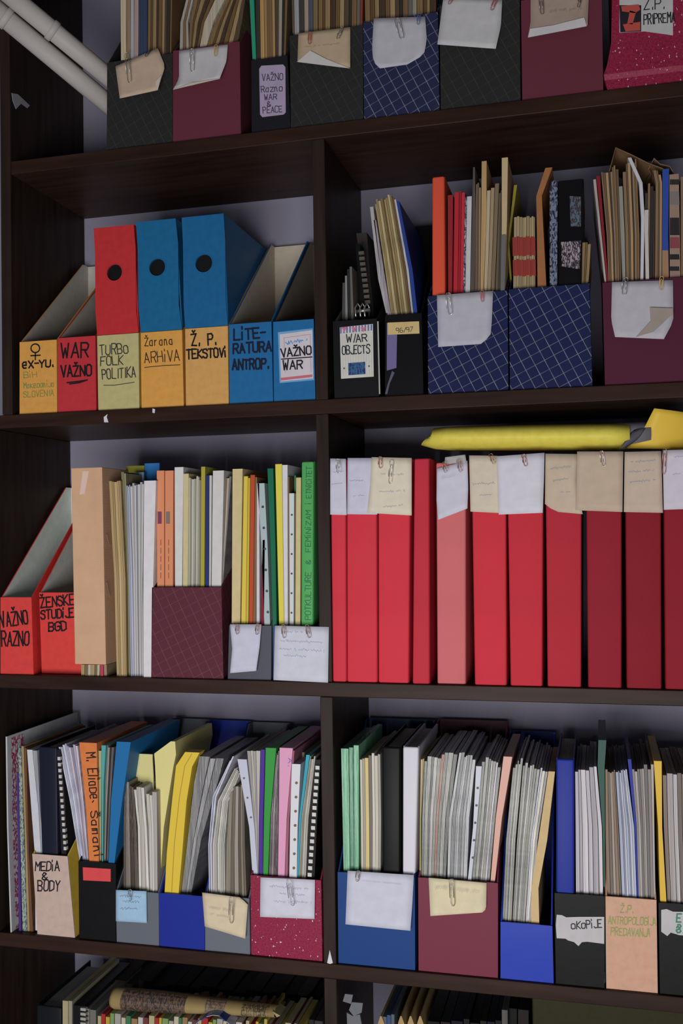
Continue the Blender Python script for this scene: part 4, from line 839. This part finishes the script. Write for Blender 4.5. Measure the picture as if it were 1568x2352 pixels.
fill(3, 'clear grey sleeve fanning right of the yellow folder', 'clear sleeves right of the yellow folder', [(416, 440, 2050), (430, 462, 1930), (444, 500, 1800), (456, 515, (1738, 1742))], [(128, 128, 130), (150, 150, 152), (118, 118, 120)], 5, 'sheath', 'document_sleeve', 'sleeve', d=.17, Y=.02)
d5 = magfile('clear grey magazine file with a large torn cream note, fourth shelf', (110, 116, 126), (471, 574), (471, 572), 2060, (624, 1659), 'clear', (100, 106, 116), d=.232)
fill(3, 'bluish curved sheet behind the torn cream note', 'bluish curved sheets', [(480, 488, 2056), (478, 486, 1940), (488, 497, 1830), (528, 536, (1748, 1738))], [(176, 182, 204), (150, 152, 170), (190, 190, 200)], 3, d=.18)
fill(6, 'white curved sheaf in the file with the torn cream note', 'white curved sheaves', [(489, 517, 2056), (488, 515, 1940), (500, 524, 1840), (540, 552, (1762, 1775))], [(176, 174, 166), (156, 154, 146), (190, 188, 180)], 3, d=.18)
fill(6, 'grey brown sheaf right of the curved white ones', 'grey brown sheaves fourth shelf', [(518, 566, 2056), (520, 562, 1940), (527, 560, (1815, 1800))], [(130, 122, 108), (104, 96, 84), (150, 144, 132), (90, 80, 70)], 8, d=.17)
note('large torn cream note hanging crooked on the clear grey file', (196, 182, 152), [(464, 2050), (470, 2128)], [(550, 2061), (569, 2076), (563, 2156)], curl=.002, lines=[(478, 2085, 540, 2095, 8), (480, 2100, 525, 2108, 6)], ink=(140, 130, 115), crumple=.0022)
clip('long steel paper clip on the torn cream note', (140, 136, 130), 531, 2090, 60, 2, Y=-.0045, wd=11)
d6 = magfile('magenta glitter magazine file with a white note beside the divider', (140, 26, 62), (577, 740), (575, 737), 2016, (800, 1680), 'glitter', (90, 20, 50), rgb2=(196, 170, 180), d=.22)
ps = I('document_sleeve', 'clear punched sleeve leaning left in the magenta file', (176, 180, 196), [(580, 592, 2014), (572, 584, 1900), (545, 566, 1744)], 'satin', cat='sleeve', d=.17)
holes(ps, 556, 1765, 580, 1900, 3, .0135, (90, 90, 96), 2.5)
fill(4, 'pale sheet right of the leaning punched sleeve', 'pale sheets in the magenta file', [(592.5, 594, 2014), (585, 594, 1900), (567, 598, (1726, 1722))], [(150, 146, 140), (176, 172, 164)], 4, d=.17)
I('folder', 'violet folder in the magenta glitter file, fourth shelf', (70, 42, 140), [(595, 603, 2015), (595, 604, 1880), (599, 608, 1722)], 'satin', d=.18)
I('folder', 'bright green folder in the magenta glitter file, fourth shelf', (38, 140, 50), [(604, 615, 2016), (606, 620, 1880), (610, 634, 1718)], 'satin', d=.18)
fill(3, 'grey mauve sleeve between the green and the pink folder', 'mauve sleeves', [(617, 637, 2017), (621, 639, 1880), (635, 641, 1730)], [(110, 96, 104), (140, 130, 134), (96, 84, 90)], 6, 'sheath', 'document_sleeve', 'sleeve', d=.17)
pk = I('folder', 'pink folder in the magenta glitter file, fourth shelf', (222, 156, 190), [(638, 653, 2018), (640, 658, 1880), (642, 672, 1718)], 'satin', d=.18)
write(pk, [('A.', 662, 1742, 661, 1764, 8)], (90, 90, 190), .0008, .0135)
I('papers', 'dark rose thin papers right of the pink folder', (150, 90, 110), [(654, 660, 2018), (659, 664, 1880), (672.5, 676, 1724)], d=.17)
hs = I('document_sleeve', 'white punched strip beside the pink folder', (196, 198, 204), [(664, 681, 2018), (666, 683, 1900), (670, 690, 1755)], 'satin', cat='sleeve', d=.17, Y=.011)
holes(hs, 681, 1782, 674, 2010, 7, .0106, (110, 84, 60), 3.4)
I('papers', 'cream short tab behind the white punched strip', (176, 168, 130), [(678, 696, 1800), (680, 699, 1728)], Y=.06, d=.1)
I('folder', 'thin turquoise folder in the magenta glitter file', (30, 150, 170), [(682, 685, 2018), (687, 691, 1880), (703, 711, 1734)], 'satin', d=.17)
fill(4, 'cream grey sheaf left of the black coil, fourth shelf', 'cream sheaves left of the black coil', [(686, 702, 2018), (692, 708, 1880), (711.5, 724, 1740)], [(160, 156, 144), (130, 126, 116), (176, 172, 160)], 4, d=.17)
cn = I('notebook', 'white and black coil bound notebook beside the divider, fourth shelf', (26, 24, 26), [(703, 722, 2018), (710, 728, 1880), (725, 736, 1745)], 'satin', d=.18, cat='notebook')
coil(cn, ((730, 1755), (711, 2016), 9), (186, 184, 180), .0125, 17)
note('white note with faint writing on the magenta glitter file', (206, 206, 220), [(598, 2015), (597, 2106)], [(723, 2021), (722, 2111)], lines=[(618, 2036, 708, 2042, 8), (640, 2052, 700, 2056, 7), (630, 2070, 715, 2074, 8)], ink=(140, 146, 190))
clip('long steel paper clip on the note of the magenta glitter file', (150, 146, 146), 667, 2050, 60, -8, Y=-.003, wd=12)

# ================================================================ fourth shelf, right bay
LUM = .64
e1 = magfile('blue magazine file with a large blank note beside the divider', (18, 56, 112), (777, 953), (775, 952), 2009, (900, 1650), 'satin', (34, 44, 80), d=.225)
fill(3, 'pale green translucent sleeve in the blue file', 'green sleeves in the blue file', [(788, 824, 2002), (786, 824, 1900), (782, 824, (1718, 1714))], [(116, 176, 140), (96, 150, 120)], 3, 'sheath', 'document_sleeve', 'sleeve', d=.18)
fill(7, 'white and cream sheaf between green sleeves and black binder', 'sheaves in the blue file', [(829, 874, 2004), (828, 875, 1880), (826, 873, (1744, 1730))], [(180, 176, 160), (150, 146, 134), (196, 176, 116), (110, 106, 96), (186, 182, 172)], 6, d=.18)
binder('black binder in the blue file, fourth shelf', (15, 15, 17), (880, 918), (877, 919), 1716, Y=.012, d=.19, lift=.0027, kind='satin')
binder('white binder at right in the blue file, fourth shelf', (196, 194, 204), (924, 948), (925, 961), 1716, Y=.012, d=.19, lift=.0027, kind='satin', block=(180, 180, 170))
note('large blank white note on the blue file', (196, 198, 214), [(798, 2000), (793, 2123)], [(950, 2010), (947, 2070), (942, 2138)], curl=.004, crumple=.0008, lines=[(830, 2026, 920, 2034, 4)], ink=(170, 175, 190))
clip('small clip on the left of the large blank note', (140, 120, 110), 821, 2012, 24, 10, Y=-.002, wd=9)
e2 = magfile('maroon magazine file with a curled cream note, fourth shelf', (104, 38, 56), (961, 1143), (960, 1143), 2022, (1100, 1654), 'satin', (60, 24, 36), d=.225)
PL = [(126, 128, 122), (150, 150, 144), (104, 106, 102), (168, 168, 164), (140, 138, 128)]
fill(2, 'ochre edged sheet at left in the maroon file, fourth shelf', 'ochre edged sheets fourth shelf', [(963, 967, 2016), (964, 967, 1880), (966, 974, 1746)], [(176, 160, 110), (140, 130, 100)], 4, d=.17)
fill(9, 'grey plastic sleeve full of papers, left half of the maroon file', 'grey sleeves in the left of the maroon file', [(968, 1024, 2018), (968, 1030, 1880), (975, 1052, (1745, 1728))], PL+[(160, 120, 110)], 8, 'sheath', 'document_sleeve', 'sleeve', d=.18, wig=1)
fill(7, 'pale grey plastic sleeve in the middle of the maroon file', 'pale sleeves in the middle of the maroon file', [(1026, 1072, 2020), (1031, 1078, 1880), (1053, 1092, (1730, 1738))], [(168, 170, 172), (120, 124, 124), (150, 150, 150)], 8, 'sheath', 'document_sleeve', 'sleeve', d=.18, wig=1.2)
sl = I('document_sleeve', 'shiny clear sleeve with punched edge in the maroon file', (166, 170, 180), [(1074, 1082, 2022), (1086, 1094, 1900), (1093, 1106, 1760)], 'plastic', cat='sleeve', d=.17, Y=.011)
holes(sl, 1098, 1790, 1084, 1990, 5, .0106, (70, 72, 78), 3)
fill(7, 'grey white sleeve in the right half of the maroon file', 'sleeves in the right of the maroon file', [(1083, 1124, 2025), (1095, 1136, 1880), (1107, 1150, (1740, 1765))], PL+[(180, 176, 190)], 9, 'sheath', 'document_sleeve', 'sleeve', d=.18, wig=1)
I('folder', 'pink beige folder at the right end of the maroon file', (196, 150, 134), [(1126, 1136, 2026), (1138, 1152, 1880), (1156, 1176, 1738)], 'satin', d=.17)
note('curled cream note on the maroon file, fourth shelf', (196, 186, 152), [(984, 2016), (988, 2104)], [(1117, 2028), (1116, 2088), (1107, 2096)], curl=.004, lines=[(998, 2040, 1028, 2040, 9), (1036, 2044, 1100, 2050, 8)], ink=(120, 124, 130), crumple=.0012)
clip('steel paper clip on the curled cream note', (140, 136, 130), 1038, 2050, 62, -2, Y=-.003, wd=11)
e3 = magfile('royal blue magazine file with a low front, fourth shelf right', (20, 50, 156), (1149, 1271), (1149, 1268), 2122, (1240, 1680), 'plastic', (20, 34, 110), d=.225)
fill(5, 'white sleeve at left in the low fronted blue file', 'white sleeves in the low fronted blue file', [(1154, 1175, 2118), (1162, 1184, 1930), (1178, 1200, (1760, 1745))], PL+[(180, 176, 160)], 7, 'sheath', 'document_sleeve', 'sleeve', d=.18, wig=1)
fill(7, 'grey sleeve with papers in the low fronted blue file', 'grey sleeves in the low fronted blue file', [(1176, 1205, 2120), (1186, 1218, 1930), (1202, 1240, (1750, 1770))], PL, 8, 'sheath', 'document_sleeve', 'sleeve', d=.18, wig=1)
fill(3, 'white thin sheaf left of the tan envelope', 'white sheaves left of the tan envelope', [(1206, 1218, 2122), (1219, 1234, 1930), (1241, 1258, (1765, 1772))], [(180, 182, 192), (196, 192, 180), (150, 150, 150)], 5, d=.18)
I('envelope', 'tan envelope sagging at right in the low fronted blue file', (186, 160, 112), [(1219, 1238, 2124), (1220, 1236, 2040), (1236, 1256, 1930), (1259, 1274, 1772)], 'paper', d=.17)
e4 = magfile('black magazine file with a torn white label left of the peach file', (11, 11, 11), (1276, 1388), (1273, 1388), 2055, (1420, 1720), inner=(30, 30, 30), d=.225)
def torn(par, pts, Yt=.0055): return patch('torn_label', par, pts, (168, 166, 168), Yt)
torn(e4, [(1278, 2101), (1290, 2102), (1300, 2107), (1330, 2106), (1387, 2106), (1387, 2168), (1348, 2163), (1336, 2164), (1328, 2173), (1318, 2164), (1304, 2160), (1298, 2156), (1278, 2155), (1276, 2125)])
write(e4, [('oKoPiJE', 1312, 2134, 1384, 2130, 17)], (26, 26, 30), .0014, .005)
binder('blue binder in the black file with the torn label', (26, 42, 132), (1276.5, 1318), (1277, 1318), 1744, Y=.0095, d=.19, lift=.0027, kind='satin')
fill(6, 'white thick sheaf right of the blue binder, fourth shelf', 'white sheaves right of the blue binder', [(1322, 1385, 2056), (1321, 1382, 1900), (1320, 1370, (1770, 1764))], [(168, 164, 172), (150, 146, 152), (184, 180, 184)], 4, d=.18)
I('folder', 'dark green translucent folder sticking up between black and peach files', (40, 76, 66), [(1386, 1389, 2050), (1383, 1389, 1900), (1372, 1388, 1760), (1374, 1392, 1700)], 'satin', d=.16, Y=.02)
e5 = magfile('peach magazine file with green lettering, fourth shelf right', (180, 138, 112), (1392, 1510), (1390, 1507), 2063, (1540, 1730), inner=(150, 140, 120), d=.225)
write(e5, [('Ž.P.', 1424, 2096, 1456, 2098, 16), ('ANTROPOLOGiJA', 1396, 2122, 1508, 2126, 17), ('PREDAVANJA', 1402, 2148, 1494, 2152, 17)], (120, 136, 60), .0011, YF)
fill(5, 'brown grey sheaf at left in the peach file', 'brown sheaves in the peach file', [(1392.5, 1427, 2060), (1390, 1420, 1900), (1389.5, 1412, 1772)], [(130, 110, 92), (110, 98, 88), (150, 140, 128)], 5, d=.18)
fill(7, 'bluish white sheaf in the middle of the peach file', 'bluish sheaves in the peach file', [(1428, 1462, 2062), (1421, 1456, 1900), (1413, 1440, 1772)], [(150, 156, 176), (120, 124, 140), (170, 172, 180)], 5, d=.18)
I('folder', 'royal blue thin folder in the peach file', (28, 44, 140), [(1463, 1466, 2063), (1457, 1461, 1900), (1441, 1449, 1744)], 'satin', d=.18)
fill(8, 'grey sheaf at right in the peach file', 'grey sheaves in the peach file', [(1467, 1506, 2064), (1462, 1503, 1900), (1450, 1500, (1768, 1760))], [(130, 122, 118), (156, 150, 146), (108, 104, 104)], 7, d=.18, wig=1)
e6 = magfile('black magazine file with a torn label at the right frame edge', (13, 14, 13), (1515, 1640), (1512, 1638), 2078, (1680, 1740), inner=(30, 30, 30), d=.225)
torn(e6, [(1518, 2090), (1530, 2088), (1545, 2094), (1630, 2096), (1630, 2152), (1560, 2148), (1540, 2142), (1532, 2150), (1518, 2140)])
write(e6, [('E', 1553, 2118, 1566, 2118, 18), ('8', 1553, 2142, 1566, 2142, 18)], (40, 110, 84), .002, .005)
I('folder', 'yellow folder edge right of the peach file', (204, 166, 20), [(1515.5, 1530, 2072), (1511, 1520, 1900), (1501, 1519, 1748)], 'satin', d=.18, Y=.012)
fill(9, 'grey brown sheaf at the right frame edge, fourth shelf', 'sheaves at the right frame edge', [(1532, 1632, 2078), (1524, 1630, 1900), (1521, 1628, 1776)], [(120, 110, 100), (150, 144, 142), (168, 164, 164), (110, 100, 92)], 5, d=.18)

# ================================================================ fifth shelf
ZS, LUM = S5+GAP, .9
binder('black thick binder at left on the lowest visible shelf', (24, 26, 32), (84, 140), (84, 141), 2312, Y=.02, d=.18, kind='satin', block=(150, 150, 150))
fill(2, 'cream spiral edged book right of the black thick binder', 'cream books on the lowest shelf', [(143, 166, 2400), (143, 166, 2300)], [(170, 160, 120), (150, 144, 120)], 4, 'paper', d=.18, Y=.02, name='book', cat='book')
cl = I('notebook', 'black comb bound notebook on the lowest visible shelf', (26, 26, 28), [(168, 192, 2400), (168, 192, 2310)], 'satin', d=.17, Y=.02, cat='notebook')
coil(cl, ((192, 2312), (192, 2400), 12), (160, 160, 150), .018, 8)
fill(2, 'pale thick sheaf right of the comb bound notebook', 'pale sheaves on the lowest shelf', [(194, 221, 2400), (194, 221, 2318)], [(140, 138, 130), (110, 108, 104)], 3, d=.18, Y=.025)
MP = [(176, 166, 120), (170, 40, 40), (186, 160, 40), (120, 150, 90), (160, 158, 150), (190, 182, 150), (60, 120, 80), (150, 120, 80), (186, 184, 176), (110, 60, 60)]
fill(34, 'thin colourful edged magazine in the long row on the lowest shelf', 'colourful magazines on the lowest shelf', [(224, 600, 2400), (224, 604, (2330, 2352))], MP, 6, 'print' if 0 else 'paper', 'magazine', 'magazine', d=.09, Y=.012, gap=.08)
fill(10, 'yellow and cream edged magazine near the divider on the lowest shelf', 'yellow magazines near the divider', [(604, 705, 2400), (606, 706, (2350, 2360))], [(176, 160, 60), (160, 156, 120), (120, 40, 44), (150, 146, 120)], 12, 'paper', 'magazine', 'magazine', d=.09, Y=.012)
fill(16, 'added dark rear magazine standing in for shaded magazine tops, lowest shelf', 'added dark rear magazines for shaded tops, lowest shelf', [(250, 738, 2380), (256, 738, (2252, 2290))], [(44, 34, 28), (34, 28, 24), (52, 44, 38), (30, 26, 28)], 6, 'pages', 'magazine', 'magazine', d=.1, Y=.13)  # added rear row, its dark colours stand in for shaded magazine tops
fill(2, 'dark rolled sheaf touching the divider on the lowest shelf', 'dark sheaves by the divider', [(708, 742, 2400), (708, 742, 2345)], [(40, 36, 36), (60, 54, 54)], 3, d=.18)
bw = empty('wrapper', tuple(P(490, 2345, .0)), 'blue and white crumpled wrapper on top of the magazines, lowest shelf', 'wrapper')
zt5 = P(490, 2344, .02).z
V = []; F = []
for j in range(5):
    for i in range(7):
        x = 455+i*15; q = P(x, 2348, .02); V.append((q.x, .0+.05*j/4, P(x, 2346, .02).z+.018*math.sin(math.pi*i/6)+.004*noise.noise((i*2.1, j*1.7, 0))+.002))
F = [(j*7+i, j*7+i+1, (j+1)*7+i+1, (j+1)*7+i) for j in range(4) for i in range(6)]
o = mk('wrapper_sheet', V, F, mat('paper', (160, 164, 180)), bw, mats=[mat('satin', (34, 56, 140))], fm=[1 if f % 6 in (1, 4) else 0 for f in range(24)]); md = o.modifiers.new('t', 'SOLIDIFY'); md.thickness = .001
nr = empty('newspaper_roll', tuple(P(450, 2320, .03)), 'rolled yellowed newspaper lying across the magazines on the lowest shelf', 'newspaper')
rows = []
for t, r, sq in ((0, .0148, 1), (.02, .0165, 1), (.3, .0165, .95), (.6, .0150, .75), (1, .0125, .62)):
    c = P(262+(636-262)*t, 2291+(2322-2291)*t, .035)
    rows.append([(c.x, c.y+math.cos(2*math.pi*j/20)*r*1.2, c.z+math.sin(2*math.pi*j/20)*r*sq) for j in range(20)])
V, F = loft(rows, closed=False); o = mk('rolled_page', V, F, mat('paper', (156, 134, 84)), nr); shade(o); md = o.modifiers.new('t', 'SOLIDIFY'); md.thickness = .0008
def band(t0, t1, rgb, a0=-2.9, a1=-.1, nm='printed_photograph', k='print', rgb2=(150, 120, 96), o_=.0006):
    V = []
    for i in range(7):
        t = t0+(t1-t0)*i/6
        def lerp_row(t):
            ts = (0, .02, .3, .6, 1)
            for q in range(4):
                if t <= ts[q+1]: f = (t-ts[q])/(ts[q+1]-ts[q]); return q, f
            return 3, 1
        q, f = lerp_row(t); R_ = ((.0148, 1), (.0165, 1), (.0165, .95), (.0150, .75), (.0125, .62)); r = R_[q][0]*(1-f)+R_[q+1][0]*f+o_; sq = R_[q][1]*(1-f)+R_[q+1][1]*f
        c = P(262+374*t, 2291+31*t, .035)
        for j in range(9):
            a = math.pi+ (a0+(a1-a0)*j/8)+math.pi*0; a = math.pi-(-a0)+(a1-a0)*j/8 if 0 else math.radians(100)+math.radians(160)*j/8
            V.append((c.x, c.y+math.cos(a)*r*1.2, c.z+math.sin(a)*r*sq))
    mk(nm, V, [(i*9+j, i*9+j+1, (i+1)*9+j+1, (i+1)*9+j) for i in range(6) for j in range(8)], mat(k, rgb, rgb2), nr)
band(.07, .46, (58, 54, 54), rgb2=(110, 84, 66)); band(.58, .70, (100, 94, 78)); 
for k in range(4): pass
band(.8, .96, (140, 120, 76), nm='printed_lines', rgb2=(80, 70, 52))
V, F = loft([[ (x, y, z+.0) for x, y, z in [(P(640, 2326, .03).x, .02, P(640, 2330, .03).z), (P(648, 2326, .03).x, .02, P(648, 2326, .03).z), (P(630, 2316, .03).x, .02, P(630, 2316, .03).z)]], [(P(640, 2326, .03).x, .05, P(640, 2330, .03).z), (P(648, 2326, .03).x, .05, P(648, 2326, .03).z), (P(630, 2316, .03).x, .05, P(630, 2316, .03).z)]])
mk('loose_corner', V, F, mat('paper', (160, 146, 104)), nr)
# right bay of the fifth shelf
wc = empty('crumpled_foil', tuple(P(806, 2345, .02)), 'crumpled grey foil piece at left in the lowest right bay', 'foil')
for nm, pts in (('foil_flap', [(787, 2300), (792, 2283), (810, 2285), (806, 2306)]), ('foil_flap', [(801, 2320), (808, 2302), (833, 2304), (830, 2326), (812, 2334)]), ('foil_flap', [(796, 2326), (810, 2334), (826, 2330), (830, 2352), (828, 2440), (800, 2440)])):
    patch(nm, wc, pts, (110, 112, 118), .02, 'satin', t=.004)
fill(3, 'blue and white thin booklet beside the tan ones, lowest right bay', 'blue booklets lowest right bay', [(878, 906, 2420), (878, 906, 2336)], [(90, 100, 110), (60, 84, 130)], 6, d=.18, Y=.02)
for i, x in enumerate((866, 912, 934, 956)):
    I('folder', '%s pale tan pointed folder corner in the lowest right bay' % ('first', 'second', 'third', 'fourth')[i], (176, 150, 100), [(x, x+18, 2420), (x+2, x+16, 2350), (x+7, x+10, 2334)], 'paper', Y=.02, d=.19)
DK = [(24, 22, 22), (34, 30, 28), (20, 24, 40), (28, 26, 26)]
fill(8, 'dark file edge in shadow in the lowest right bay', 'dark files in the lowest right bay', [(980, 1150, 2420), (980, 1152, 2345)], DK, 5, 'satin', 'folder', 'folder', d=.2, Y=.015)
I('papers', 'ragged grey sheaf at the middle of the lowest right bay', (90, 88, 84), [(1153, 1166, 2420), (1152, 1165, 2320)], d=.12, Y=.01)
fill(2, 'dark folder right of the ragged grey sheaf', 'dark folders right of the ragged sheaf', [(1168, 1215, 2420), (1168, 1215, 2318)], DK, 3, 'satin', 'folder', 'folder', d=.2, Y=.02)
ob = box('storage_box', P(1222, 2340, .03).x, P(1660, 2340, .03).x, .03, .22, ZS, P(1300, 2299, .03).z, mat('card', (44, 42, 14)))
bevel(ob, .002); tag(ob, 'large olive yellow box in shadow at right on the lowest shelf', 'box')
